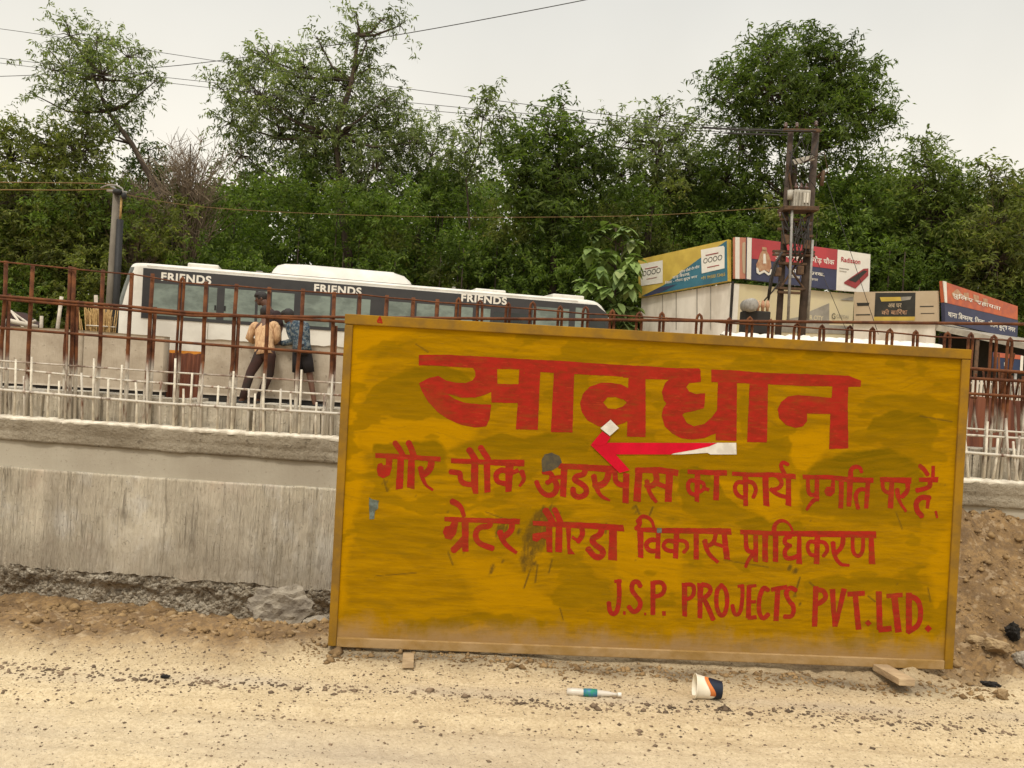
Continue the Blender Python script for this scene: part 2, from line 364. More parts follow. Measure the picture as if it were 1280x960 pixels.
MAT = dict(
    ground=mat_ground(),
    conc=mat_wallface(),
    ledge=mat_concrete('stained_concrete_ledge', (0.34, 0.29, 0.215), (0.225, 0.185, 0.13), (0.10, 0.08, 0.055), 0.25, 0.9, 30),
    recess=mat_concrete('smooth_concrete_band', (0.41, 0.365, 0.285), (0.35, 0.305, 0.235), (0.25, 0.21, 0.16), 0.12, 0.12),
    upst=mat_concrete('streaked_concrete_upstand', (0.56, 0.50, 0.40), (0.38, 0.33, 0.255), (0.13, 0.105, 0.08), 1.2, 0.6),
    foot=mat_concrete('broken_concrete', (0.54, 0.465, 0.35), (0.33, 0.275, 0.20), (0.11, 0.088, 0.062), 0.5, 1.0, 62, True),
    barrier=mat_concrete('precast_concrete', (0.43, 0.37, 0.29), (0.33, 0.275, 0.21), (0.17, 0.14, 0.11), 0.3, 0.5, 12),
    lime=simple('cement_splash', (0.74, 0.68, 0.56), (0.50, 0.44, 0.35), 16, 0.95, 0.1, 0.5),
    rebar=mat_rebar(), sign=mat_sign(), red=mat_red(),
    frame=simple('yellow_painted_batten', (0.285, 0.148, 0.009), (0.19, 0.105, 0.020), 9, 0.75, 0.1, 0.15, 50, (1, 1, 1)),
    dust=simple('dusty_batten', (0.36, 0.235, 0.11), (0.28, 0.165, 0.05), 8, 0.85, 0.15, 0.3),
    tape=simple('red_reflective_tape', (0.56, 0.002, 0.022), (0.44, 0.003, 0.016), 12, 0.55, 0.12),
    tapew=simple('white_tape', (0.64, 0.60, 0.53), (0.52, 0.48, 0.42), 25, 0.5, 0.4),
    greyp=simple('grey_patch', (0.085, 0.066, 0.03), (0.05, 0.042, 0.028), 30, 0.7),
    bluep=simple('blue_grey_patch', (0.13, 0.16, 0.14), (0.07, 0.08, 0.06), 40, 0.6),
    plank=simple('raw_timber', (0.50, 0.37, 0.22), (0.35, 0.25, 0.15), 12, 0.85, 0.2, 0.4, 30, (1, 1, 5)),
    rock=simple('dusty_rock', (0.38, 0.27, 0.145), (0.24, 0.165, 0.09), 12, 0.95, 0.1, 0.8, 50),
    rockg=simple('grey_rock', (0.33, 0.285, 0.22), (0.19, 0.16, 0.125), 14, 0.95, 0.1, 0.9, 60),
    asph=simple('black_asphalt_lump', (0.028, 0.024, 0.02), (0.012, 0.011, 0.01), 25, 0.9, 0.2, 0.9, 60),
    pebble=simple('dark_grit', (0.10, 0.072, 0.05), (0.24, 0.17, 0.11), 9, 0.95, 0.1),
    clod=simple('earth_clods', (0.32, 0.21, 0.10), (0.165, 0.105, 0.052), 11, 0.95, 0.1, 0.6, 60),
    buswhite=simple('white_bus_paint', (0.70, 0.67, 0.60), (0.58, 0.545, 0.48), 1.6, 0.4, 0.4),
    busband=simple('charcoal_bus_band', (0.032, 0.030, 0.031), (0.024, 0.023, 0.025), 3, 0.3, 0.5),
    glass=mat_glass('tinted_bus_glass', (0.20, 0.245, 0.21), 0.15),
    glassd=mat_glass('dark_bus_glass', (0.022, 0.026, 0.024), 0.1),
    rearglass=mat_glass('rear_bus_glass', (0.12, 0.13, 0.11), 0.2),
    black=simple('black_rubber', (0.02, 0.019, 0.018), None, 5, 0.6),
    orange=simple('orange_stripe', (0.62, 0.24, 0.03), None, 5, 0.5),
    navy=simple('navy_paint', (0.028, 0.045, 0.10), (0.02, 0.03, 0.07), 3, 0.5),
    steel=simple('galvanised_steel', (0.30, 0.28, 0.25), (0.20, 0.185, 0.165), 10, 0.55, 0.4),
    pole=simple('weathered_concrete_pole', (0.20, 0.175, 0.14), (0.14, 0.12, 0.095), 4, 0.85, 0.2, 0.2, 30, (1, 1, 0.3)),
    poleb=simple('dark_steel_pole', (0.075, 0.052, 0.038), (0.045, 0.032, 0.024), 4, 0.8, 0.2),
    rustarm=simple('rusted_angle_iron', (0.12, 0.07, 0.04), (0.07, 0.045, 0.03), 9, 0.85, 0.2),
    wire=simple('dark_cable', (0.035, 0.03, 0.026), None, 5, 0.6),
    wirey=simple('brown_cable', (0.20, 0.12, 0.045), None, 5, 0.7),
    trafo=simple('grey_transformer_paint', (0.42, 0.39, 0.33), (0.32, 0.29, 0.24), 8, 0.6),
    porc=simple('brown_porcelain', (0.10, 0.05, 0.035), None, 5, 0.3, 0.5),
    wallw=simple('whitewashed_sheet', (0.72, 0.66, 0.57), (0.52, 0.46, 0.38), 1.6, 0.8, 0.2, 0.1, 12, (1, 1, 0.4)),
    cream=simple('cream_wall', (0.62, 0.54, 0.33), (0.58, 0.50, 0.34), 1.2, 0.8, 0.2),
    beige=simple('beige_board', (0.47, 0.37, 0.25), (0.43, 0.335, 0.22), 2, 0.7),
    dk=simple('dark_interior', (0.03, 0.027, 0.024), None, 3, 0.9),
    shroof=simple('grey_sheet_roof', (0.36, 0.325, 0.26), (0.25, 0.22, 0.18), 5, 0.7),
    yel=simple('yellow_print', (0.56, 0.40, 0.075), (0.46, 0.32, 0.06), 2, 0.6),
    teal=simple('teal_print', (0.045, 0.155, 0.21), (0.035, 0.115, 0.16), 2, 0.6),
    pred=simple('red_print', (0.43, 0.055, 0.062), (0.36, 0.05, 0.055), 2, 0.6),
    pnavy=simple('navy_print', (0.05, 0.055, 0.105), (0.042, 0.046, 0.085), 2, 0.6),
    porange=simple('orange_print', (0.52, 0.13, 0.055), (0.38, 0.10, 0.06), 3, 0.6),
    ppink=simple('salmon_print', (0.48, 0.20, 0.13), None, 3, 0.6, lo=0.5, hi=0.9),
    pwhite=simple('white_print', (0.74, 0.70, 0.62), (0.68, 0.64, 0.56), 3, 0.6),
    pgrey=simple('grey_print', (0.33, 0.30, 0.25), None, 3, 0.6),
    pdark=simple('dark_print', (0.04, 0.037, 0.03), None, 3, 0.6),
    ptan=simple('tan_print', (0.36, 0.18, 0.10), (0.48, 0.30, 0.18), 9, 0.6),
    pred2=simple('dark_red_print', (0.33, 0.05, 0.05), None, 3, 0.6),
    rustsheet=simple('rusted_corrugated_sheet', (0.20, 0.075, 0.042), (0.115, 0.045, 0.03), 5, 0.85, 0.2, 0.3, 30, (3, 3, 0.3)),
    straw=simple('dry_straw', (0.46, 0.30, 0.12), (0.30, 0.18, 0.07), 20, 0.9),
    stick=simple('bleached_stick', (0.55, 0.49, 0.40), (0.40, 0.34, 0.27), 9, 0.9),
    bark=simple('grey_brown_bark', (0.085, 0.064, 0.046), (0.05, 0.037, 0.028), 5, 0.9, 0.15, 0.5, 14, (1, 1, 0.3)),
    twig=simple('dry_twigs', (0.25, 0.19, 0.13), (0.17, 0.125, 0.085), 4, 0.9),
    leafA=mat_leaf('leaf_olive_green', (0.0558, 0.0794, 0.0191), (0.121, 0.155, 0.0327), (0.2089, 0.2265, 0.054)),
    leafB=mat_leaf('leaf_grey_green', (0.072, 0.0933, 0.0344), (0.1488, 0.1782, 0.0657), (0.2899, 0.3004, 0.1295)),
    leafC=mat_leaf('leaf_deep_green', (0.036, 0.0578, 0.0131), (0.0856, 0.119, 0.0237), (0.149, 0.1842, 0.0372)),
    leafD=mat_leaf('leaf_brownish_green', (0.0659, 0.079, 0.0211), (0.1356, 0.1541, 0.0369), (0.2286, 0.2039, 0.0543)),
    leafU=mat_leaf('leaf_undergrowth', (0.0448, 0.0733, 0.0158), (0.1152, 0.1655, 0.0293), (0.2092, 0.2371, 0.0445)),
    leafL=mat_leaf('leaf_broad_pale', (0.0786, 0.1216, 0.0356), (0.1859, 0.2509, 0.0772), (0.2717, 0.3146, 0.1262), 0.5, 0.25),
    skin=simple('brown_skin', (0.115, 0.054, 0.032), (0.085, 0.04, 0.025), 8, 0.55),
    hair=simple('black_hair', (0.013, 0.010, 0.009), (0.022, 0.016, 0.013), 30, 0.6, 0.3, 0.6, 90),
    maroon=simple('dark_maroon_shirt', (0.034, 0.019, 0.018), (0.022, 0.013, 0.013), 12, 0.9),
    yshirt=simple('pale_yellow_shirt', (0.58, 0.39, 0.22), (0.40, 0.23, 0.13), 14, 0.9, 0.1, 0.5, 18, (3, 3, 0.7)),
    bshirt=simple('blue_patterned_shirt', (0.032, 0.052, 0.075), (0.13, 0.15, 0.155), 22, 0.9, 0.1, 0.2, 20, lo=0.46, hi=0.56),
    dkpants=simple('dark_trousers', (0.024, 0.018, 0.015), (0.045, 0.020, 0.016), 3, 0.9),
    shorts=simple('black_shorts', (0.016, 0.013, 0.014), None, 5, 0.9),
    bottle=None, blabel=simple('green_label', (0.02, 0.22, 0.13), (0.05, 0.14, 0.30), 60, 0.4),
    cupw=simple('paper_cup_cream', (0.74, 0.66, 0.50), (0.80, 0.74, 0.62), 10, 0.6),
    cupo=simple('paper_cup_orange', (0.68, 0.20, 0.05), None, 10, 0.6),
    cupn=simple('paper_cup_navy', (0.012, 0.018, 0.035), None, 10, 0.5),
    sack=simple('white_plastic_sheeting', (0.78, 0.74, 0.66), (0.60, 0.55, 0.46), 6, 0.6, 0.3, 0.5, 10),
)
_t = NT('clear_bottle_plastic'); _t.b.inputs['Transmission Weight'].default_value = 0.4
MAT['bottle'] = _t.fin((0.80, 0.74, 0.64), 0.25, 0.5)

# ------------------------------------------------------------------ retaining wall frame of reference
D0 = 4.35
PL = U(100, 528, D0); ZT = PL.z
_r = ray(1240, 603); PRt = CAMP + _r * ((ZT - EYE) / _r.z)
WX = Vector((PRt.x - PL.x, PRt.y - PL.y, 0)).normalized()          # along the wall
WN = Vector((WX.y, -WX.x, 0))                                       # out of the wall, to the camera
WP = Plane(PL, WN)
def WPT(s, out_, z):      # s metres along the wall from PL
    return Vector((PL.x, PL.y, 0)) + WX * s + WN * out_ + Vector((0, 0, z))
def wall_y(x): return PL.y + (x - PL.x) * WX.y / WX.x
def wz(px, py): return WP.at(px, py).z

# ------------------------------------------------------------------ ground
def sm(x, a, b):
    t = np.clip((np.asarray(x, float) - a) / (b - a), 0, 1); return t * t * (3 - 2 * t)
def ground_fields(x, y):
    x = np.asarray(x, float); y = np.asarray(y, float)
    wy = PL.y + (x - PL.x) * (WX.y / WX.x)
    fr = 1 - sm(y, wy + 0.12, wy + 0.3)                 # in front of the wall
    e = y - (3.02 - 0.24 * (1 - sm(x, -1.0, -0.62)) + 0.05 * np.sin(x * 2.1) + 0.22 * fbm(x * 1.6, y * 1.6, 5))
    left = 1 - sm(x, 0.9, 1.75)
    dirt = sm(e, -0.05, 0.28) * fr
    zl = -0.29 * sm(y, 3.15, 4.15) + 0.03 * sm(e, 0.0, 0.2) * (1 - sm(e, 0.35, 0.7))
    heap = sm(y, 3.22, 4.1)
    zr = 0.50 * heap * sm(x, 1.5, 2.1) * (1 - 0.15 * sm(x, 2.6, 3.6)) + 0.04 * sm(e, 0, 0.3)
    z = (zl * left + zr * (1 - left)) * fr
    rough = fbm(x * 3.2, y * 3.2, 21, 5, 0.6) * (0.13 + 0.10 * (1 - left)) + np.abs(fbm(x * 9, y * 9, 31, 4, 0.6)) * 0.10
    z = z + dirt * rough * (0.75 + 0.5 * (1 - left))
    sand = 1 - dirt
    z = z + sand * fr * (fbm(x * 1.2, y * 1.6, 3, 3) * 0.02 + fbm(x * 14, y * 16, 9, 4, 0.6) * 0.010 + np.maximum(0, fbm(x * 38, y * 42, 77, 2, 0.6)) * 0.012)
    for ty_, td_ in ((2.52, 0.010), (2.30, 0.008), (2.08, 0.010)):
        q_ = (y - ty_ - 0.03 * np.sin(x * 0.9 + ty_ * 7)) / 0.05; z = z - sand * fr * td_ * np.exp(-q_ ** 4) * (0.4 + 0.9 * vnoise(x * 1.2, y * 3, 15)) * (1 + 0.35 * np.sin(x * 120 + y * 30)) + sand * fr * td_ * 0.5 * np.exp(-((np.abs(q_) - 1.4) / 0.35) ** 2) * vnoise(x * 4, y * 9, 16)
    # low berm of swept grit below the board
    z = z + sand * 0.018 * np.exp(-((y - 3.02) / 0.09) ** 2) * (0.4 + vnoise(x * 7, y * 3, 8)) * fr
    back = 0.24 * (1 - fr) - 0.0
    z = z + back
    far = 1 - fr
    board_shade = np.exp(-((y - (3.0 + 0.04 * x * 0)) / 0.07) ** 2) * sm(x, -0.75, -0.55) * (1 - sm(x, 1.65, 1.85)) * (0.35 + 0.75 * vnoise(x * 9, y * 22, 4))  # contact shadow along the foot of the board, painted into the soil colour
    grey = sm(-y, -2.62, -2.25) * 0.8 * np.clip(0.5 + 1.6 * fbm(x * 2, y * 4, 61), 0, 1) + 0.75 * np.exp(-((y - 2.75 - 0.03 * x) / 0.05) ** 2) * vnoise(x * 5, y * 11, 6)
    return z, dirt * fr + 0.6 * far, np.clip(board_shade, 0, 1) * fr, np.clip(grey, 0, 1) * fr
def gz(x, y): return float(ground_fields(np.array([x]), np.array([y]))[0][0])
xs = np.unique(np.concatenate([np.linspace(-400, -12, 14), np.linspace(-12, -3.6, 40), np.linspace(-3.6, 4.0, 640), np.linspace(4.0, 12, 40), np.linspace(12, 400, 14)]))
ys = np.unique(np.concatenate([np.linspace(-60, 0.5, 12), np.linspace(0.5, 1.7, 16), np.linspace(1.7, 4.4, 300), np.linspace(4.4, 5.0, 12), np.linspace(5, 60, 40), np.linspace(60, 900, 14)]))
X, Y = np.meshgrid(xs, ys); Zg, DI, DA, GR = ground_fields(X.ravel(), Y.ravel())
nx, ny = len(xs), len(ys)
idx = np.arange(nx * ny).reshape(ny, nx)
Fq = np.stack([idx[:-1, :-1], idx[:-1, 1:], idx[1:, 1:], idx[1:, :-1]], -1).reshape(-1, 4)
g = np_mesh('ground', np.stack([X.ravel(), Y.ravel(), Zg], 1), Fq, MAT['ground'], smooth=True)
for nm, arr in (('dirt', DI), ('board_shade', DA), ('grey', GR)):
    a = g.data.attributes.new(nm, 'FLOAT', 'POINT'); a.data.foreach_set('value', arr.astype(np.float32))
tag(g, kind='structure')

# loose grit and clods
OCT = np.array([(1, 0, 0), (0, 1, 0), (-1, 0, 0), (0, -1, 0), (0, 0, 1), (0, 0, -1)], float)
OCF = np.array([(0, 1, 4), (1, 2, 4), (2, 3, 4), (3, 0, 4), (1, 0, 5), (2, 1, 5), (3, 2, 5), (0, 3, 5)])
def scatter(name, pts, sizes, mat, flat=0.6, lift=0.2):
    n = len(pts); sc = RNG.uniform(0.55, 1.4, (n, 6, 3)); an = RNG.uniform(0, 6.28, n)
    V = OCT[None] * sc; c, s = np.cos(an)[:, None], np.sin(an)[:, None]
    x = V[..., 0] * c - V[..., 1] * s; y = V[..., 0] * s + V[..., 1] * c
    V = np.stack([x, y, V[..., 2] * flat + lift], -1) * sizes[:, None, None] + pts[:, None, :]
    Fc = (OCF[None] + (np.arange(n) * 6)[:, None, None]).reshape(-1, 3)
    return np_mesh(name, V.reshape(-1, 3), Fc, mat)
n = 30000
gx = RNG.uniform(-2.6, 2.8, n); gy = 1.75 + 1.4 * RNG.random(n) ** 0.75
cl = 0.30 + vnoise(gx * 3, gy * 12, 40) * 0.55 + 0.8 * np.exp(-((gy - 2.72) / 0.10) ** 2) + 0.5 * np.exp(-((gy - 2.9) / 0.05) ** 2)
keep = cl > RNG.uniform(0.3, 1.3, n); gx, gy = gx[keep], gy[keep]
gzv = ground_fields(gx, gy)[0]; sz = np.clip(RNG.lognormal(-6.2, 0.55, len(gx)), 0.0009, 0.009) * (1 + 1.1 * np.exp(-((gy - 2.70 + 0.02 * np.sin(gx * 5)) / 0.035) ** 2) + 0.9 * np.exp(-((gy - 2.50 - 0.03 * np.sin(gx * 3)) / 0.03) ** 2))
tag(scatter('grit', np.stack([gx, gy, gzv], 1), sz, MAT['pebble'], 0.55, 0.15), kind='stuff')
n = 7000
gx = np.concatenate([RNG.uniform(-3.3, -0.3, n // 2), RNG.uniform(1.55, 3.6, n - n // 2)]); gy = RNG.uniform(3.0, 4.25, n)
f_ = ground_fields(gx, gy); keep = f_[1] > RNG.uniform(0.05, 0.9, n)
gx, gy, gzv = gx[keep], gy[keep], f_[0][keep]
sz = np.clip(RNG.lognormal(-5.3, 0.75, len(gx)), 0.002, 0.035)
tag(scatter('earth_clods', np.stack([gx, gy, gzv], 1), sz, MAT['clod'], 0.7, 0.2), kind='stuff')
n = 1500      # chips under the board
gx = RNG.uniform(-0.75, 1.95, n); gy = 2.995 + RNG.normal(0, 0.035, n); gzv = ground_fields(gx, gy)[0]
sz = np.clip(RNG.lognormal(-5.35, 0.55, n), 0.002, 0.018)
tag(scatter('stone_chips', np.stack([gx, gy, gzv], 1), sz, MAT['clod'], 0.6, 0.1), kind='stuff')

# ------------------------------------------------------------------ retaining wall
S0, S1 = -2.6, 8.2
def strip(name, prof, mat, parent, step=0.02, amp=0.006, fx=6, fz=6, seed=0, edge=None, warp=None, smooth=True):
    """prof: list of (out, z) from bottom front up and over to the back; displaced along the outward normal."""
    ss = np.arange(S0, S1, step); P = []
    for (o1, z1), (o2, z2) in zip(prof[:-1], prof[1:]):
        m = max(1, int(math.hypot(o2 - o1, z2 - z1) / (step * 1.1)))
        for k_ in range(m): P.append((o1 + (o2 - o1) * k_ / m, z1 + (z2 - z1) * k_ / m))
    P.append(prof[-1]); P = np.array(P)
    SS, I = np.meshgrid(ss, np.arange(len(P)))
    o_ = P[I, 0]; z_ = P[I, 1]
    dn = fbm(SS * fx, z_ * fz, seed, 5, 0.55) * 2 * amp
    if edge is not None: dn = dn + edge(SS, z_)
    o2 = o_ + dn * np.where(o_ > -0.2, 1, 0); z2 = z_ + fbm(SS * fx + 9, o_ * fz + I * 0.3, seed + 3, 4) * amp
    if warp is not None: z2 = z2 + warp(SS, z_)
    V = np.array([PL.x, PL.y, 0])[None, None] + SS[..., None] * np.array(WX) + o2[..., None] * np.array(WN) + z2[..., None] * np.array([0, 0, 1.0])
    m, k_ = SS.shape; ix = np.arange(m * k_).reshape(m, k_)
    Fc = np.stack([ix[:-1, :-1], ix[:-1, 1:], ix[1:, 1:], ix[1:, :-1]], -1).reshape(-1, 4)
    return np_mesh(name, V.reshape(-1, 3), Fc, mat, parent, smooth=smooth)
z_ledge_b = wz(100, 557); z_rec_b = wz(100, 589); z_face_b = wz(100, 713); z_up = wz(100, 491)
wall = thing('retaining_wall', WPT(2.5, 0, 0), 'long cast concrete retaining wall with stained ledge, rising from the dirt behind the yellow board', 'wall')
def chew(SS, z_):
    t = np.clip((z_face_b - z_) / 0.10, 0, 1)
    return 0.004 - sm(t, 0.35, 1.0) * (0.02 + 0.10 * np.maximum(0, fbm(SS * 1.7, z_ * 2, 90, 3) + 0.10) * 2) + 0.03 * fbm(SS * 16, z_ * 22, 93, 4, 0.7) + 0.03 * fbm(SS * 48, z_ * 34, 95, 3, 0.7)
strip('footing', [(0.0, -0.6), (0.0, z_face_b + 0.012), (-0.3, z_face_b + 0.012)], MAT['foot'], wall, 0.009, 0.012, 22, 22, 50, chew, None, False)
flute = lambda SS, z_: 0.026 * np.minimum(0.10, fbm(SS * 26 + fbm(SS * 2, z_ * 3, 8) * 2.5, z_ * 1.6, 60, 3)) * 2.4 * np.clip(1.7 * vnoise(SS * 1.4, z_ * 2.6, 64) - 0.2, 0, 1) + 0.006 * fbm(SS * 2, z_ * 3, 66, 3)
wave = lambda SS, z_: fbm(SS * 1.5, z_ * 0, 81, 4, 0.6) * 0.035 * np.clip((z_ - z_face_b) / (z_rec_b - z_face_b), 0, 1)
ragged = lambda SS, z_: fbm(SS * 9, z_ * 0, 85, 4, 0.65) * 0.05 * np.clip(1 - (z_ - z_face_b) / 0.12, 0, 1)
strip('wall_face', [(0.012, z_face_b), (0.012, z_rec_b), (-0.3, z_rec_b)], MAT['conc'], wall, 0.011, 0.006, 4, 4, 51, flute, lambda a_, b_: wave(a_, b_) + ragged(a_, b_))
strip('recess_band', [(0.0, z_rec_b - 0.05), (-0.004, z_ledge_b + 0.02), (-0.3, z_ledge_b + 0.02)], MAT['recess'], wall, 0.025, 0.004, 3, 3, 52)
lw = lambda SS, z_: fbm(SS * 1.8, z_ * 0, 87, 4, 0.6) * 0.02 * np.clip((ZT - z_) / (ZT - z_ledge_b), 0, 1)
zlm = z_ledge_b + 0.45 * (ZT - z_ledge_b)
step_ = lambda SS, z_: 0.010 * fbm(SS * 5, z_ * 9, 88, 4, 0.65) + 0.008 * fbm(SS * 24, z_ * 24, 89, 3) - 0.006 * np.exp(-((z_ - zlm - 0.012 * fbm(SS * 2, z_ * 0, 91, 3)) / 0.004) ** 2)
strip('ledge', [(-0.1, z_ledge_b), (0.010, z_ledge_b), (0.012, zlm), (0.016, ZT - 0.006), (0.010, ZT), (-0.3, ZT)], MAT['ledge'], wall, 0.011, 0.004, 7, 7, 53, step_, lw)
strip('mortar_lip', [(0.014, ZT - 0.010), (0.020, ZT + 0.002), (0.0, ZT + 0.010), (-0.05, ZT + 0.012), (-0.1, ZT + 0.004)], MAT['lime'], wall, 0.010, 0.013, 22, 22, 54, None, None, False)
mb = MB(); s = S0
rr = random.Random(4)
while s < S1:
    wd = rr.choice([0.08, 0.13, 0.18, 0.26, 0.34]); o1 = -0.07 - rr.random() * 0.025; top = z_up - rr.random() * 0.02
    lean = rr.uniform(-0.01, 0.01)
    a = s + rr.choice([0.003, 0.004, 0.006, 0.03 if rr.random() < 0.25 else 0.004]); b = s + wd
    c = [WPT(a, o1, ZT - 0.01), WPT(b, o1, ZT - 0.01), WPT(b, -0.28, ZT - 0.01), WPT(a, -0.28, ZT - 0.01),
         WPT(a + lean, o1, top), WPT(b + lean, o1, top - rr.uniform(-0.008, 0.008)), WPT(b + lean, -0.28, top), WPT(a + lean, -0.28, top)]
    mb.hexa(c); s += wd
mb.build('upstand', MAT['upst'], wall)
mb = MB(); mb.hexa([WPT(S0, -0.11, ZT - 0.02), WPT(S1, -0.11, ZT - 0.02), WPT(S1, -0.27, ZT - 0.02), WPT(S0, -0.27, ZT - 0.02),
                    WPT(S0, -0.11, z_up - 0.035), WPT(S1, -0.11, z_up - 0.035), WPT(S1, -0.27, z_up - 0.035), WPT(S0, -0.27, z_up - 0.035)])
mb.build('core', MAT['foot'], wall)

# ------------------------------------------------------------------ rebar cage in the wall
RP = Plane(PL - WN * 0.03, WN); RPB = Plane(PL - WN * 0.055, WN)
cage = thing('rebar_cage', WPT(2.5, -0.04, ZT), 'rust brown reinforcement grid of tied steel bars standing out of the concrete wall top', 'rebar cage')
cage_mat = MAT['rebar']
tops = [(-26, 324), (7.5, 326), (41, 331), (88, 333), (93, 334), (129, 337), (165, 341), (191, 342), (226, 350), (258, 352), (296, 355), (337, 359), (379, 361), (418, 365),
        (450, 367), (484, 369), (517, 372), (547, 374), (571, 376), (597, 379), (633, 382), (663, 381), (698, 386), (729, 387), (763, 391), (796, 394), (825, 394), (871, 396), (909, 401),
        (934, 400), (961, 403), (993, 408), (1025, 410), (1059, 411), (1088, 413), (1109, 415), (1142, 417), (1181, 419), (1211, 420), (1239, 423), (1260, 426), (1284, 428), (1310, 430)]
tops = [(-26 - 36 * k_, 324 - 2.6 * k_) for k_ in range(8, 0, -1)] + tops + [(1310 + 34 * k_, 430 + 2.2 * k_) for k_ in range(1, 9)]
rr = random.Random(12)
for i, (px, py) in enumerate(tops):
    t = RPB.at(px, py); b = Vector((t.x + rr.uniform(-0.012, 0.012), t.y, ZT - 0.05)); b = b - WN * 0.0
    mb = MB()
    mid = (t + b) / 2 + WX * rr.uniform(-0.008, 0.008)
    if px > 560 or px in (226,):
        q = 0.026 if i % 2 else 0.020
        t2 = t + WX * q; top = (t + t2) / 2 + Vector((0, 0, 0.014)); b2 = b + WX * q
        mb.tube([b, mid, t - Vector((0, 0, 0.012)), t + WX * q * 0.15 + Vector((0, 0, 0.004)), top, t2 - WX * q * 0.15 + Vector((0, 0, 0.004)), t2 - Vector((0, 0, 0.012)), mid + WX * q, b2], 0.0075, 7)
    else:
        mb.tube([b, b.lerp(t, .25) + WX * rr.uniform(-.006, .006), mid, b.lerp(t, .75) + WX * rr.uniform(-.004, .004), t], 0.0108 if px < 430 else 0.0105, 7)
        if i % 3 == 0: mb.tube([b + WX * 0.02 - WN * 0.02, t + WX * 0.012 - WN * 0.02 - Vector((0, 0, 0.18))], 0.010, 6)
    mb.build('vertical_bar', cage_mat, cage)
rows = [([(-60, 321), (0, 327), (130, 340), (167, 343), (200, 348.5), (226, 353), (256, 355.5), (296, 357.5), (338, 361.5), (380, 364), (417, 366.7), (450, 368), (484, 372), (515, 374.5), (547, 378), (591, 380.5), (633, 384), (662, 386), (698, 389), (729, 392), (763, 393.6), (803, 396), (870, 399.6), (911, 404), (989, 408), (1022, 410.5), (1100, 414.4), (1170, 421), (1237, 424), (1340, 430)], 0.0042),
        ([(-60, 364), (0, 370), (159, 383), (240, 391), (428, 402), (1340, 470)], 0.0085), ([(-60, 367), (0, 373.5), (100, 382), (240, 394.5)], 0.008),
        ([(-60, 405), (0, 410), (154, 422), (240, 429), (428, 443), (1340, 500)], 0.0078),
        ([(-60, 447), (0, 451), (206, 465), (324, 472), (424, 479), (1340, 545)], 0.005),
        ([(-60, 456), (0, 460), (150, 475), (324, 488), (424, 494), (1340, 552)], 0.006),
        ([(1190, 470), (1215, 473), (1340, 480)], 0.008), ([(-60, 482), (0, 487), (200, 504), (423, 517), (1213, 566), (1340, 576)], 0.0075)]
for j, (pts, r) in enumerate(rows):
    if pts[0][0] < 0: pts = [(-330, pts[0][1] - 270 * .078)] + pts
    pts = pts + [(1590, pts[-1][1] + 250 * .055)]
    pl = Plane(PL - WN * (0.012 if j == 7 else 0.034), WN)
    MB().tube([pl.at(*p) for p in pts], r, 7).build('horizontal_bar', cage_mat, cage)
for i in range(26):
    px = 1200 + i * 5.2 + rr.uniform(-1.6, 1.6); top_y = rr.choice([438, 462, 466, 470, 492, 497]) + (px - 1213) * .05; bot_y = rr.choice([497, 540, 560]) + (px - 1213) * .05
    t = RPB.at(px, top_y) - WN * rr.uniform(.05, .16); b = RPB.at(px + rr.uniform(-2, 2) - (bot_y - top_y) * .055, bot_y) - WN * rr.uniform(.05, .16)
    MB().tube([b, (b + t) / 2 + WX * rr.uniform(-.006, .006), t], 0.0055, 5).build('thin_bar', cage_mat, cage)
st = [(28, 470), (60, 468), (72, 476), (100, 466), (134, 474), (168, 478), (200, 476), (228, 486), (272, 482), (310, 486), (318, 492), (362, 492), (405, 492), (18, 449), (38, 446), (83, 392), (116, 448), (151, 456), (183, 450), (218, 448), (239, 466), (253, 452), (291, 464), (329, 467), (350, 486), (376, 462), (395, 503), (415, 468),
      (1206, 538), (1236, 527), (1259, 523), (1249, 548), (1268, 552), (1276, 545)]
for i, (px, py) in enumerate(st):
    t = WP.at(px, py); base_dx = rr.uniform(-0.01, 0.01) + (0.06 if px > 1200 and i % 2 == 0 else 0)
    b = Vector((t.x + base_dx, t.y, ZT - 0.03)) - WN * 0.03
    t = t - WN * 0.012
    MB().tube([b, (b * 0.45 + t * 0.55) + WX * rr.uniform(-0.006, 0.006), t], [0.007, 0.0065, 0.0055], 7).build('starter_bar', MAT['lime'] if i % 3 else cage_mat, cage)

# ------------------------------------------------------------------ rocks and rubble (things)
def rock(name, px, py, d, r, mat, label, seed, sq=(1, 1, 0.75), sink=0.25, cat='rock', rough=0.35):
    c = U(px, py, d); bm = bmesh.new(); bmesh.ops.create_icosphere(bm, subdivisions=4, radius=1)
    rr = random.Random(seed); pl = [(Vector((rr.gauss(0, 1), rr.gauss(0, 1), rr.gauss(0, 1))).normalized(), rr.uniform(0.55, 0.9)) for _ in range(14)]
    for v in bm.verts:
        p = v.co.copy()
        for nrm, dd in pl:
            k_ = p.dot(nrm)
            if k_ > dd: p -= nrm * (k_ - dd)
        p *= 1 + rough * float(fbm(p.x * 3.5 + seed, p.y * 3.5 + p.z * 5, seed, 4, 0.65))
        v.co = Vector((p.x * sq[0], p.y * sq[1], p.z * sq[2])) * r
    zmin = min(v.co.z for v in bm.verts)
    me = bpy.data.meshes.new(name); bm.to_mesh(me); bm.free()
    o = link_mesh(name, me, mat); o.location = (c.x, c.y, gz(c.x, c.y) - zmin - sink * r)
    return tag(o, label, cat)
rock('concrete_chunk', 352, 785, 3.82, 0.155, MAT['rockg'], 'large rough grey concrete chunk leaning below the broken wall footing', 3, (1.15, 0.6, 0.8), 0.15, 'concrete chunk', 0.7)
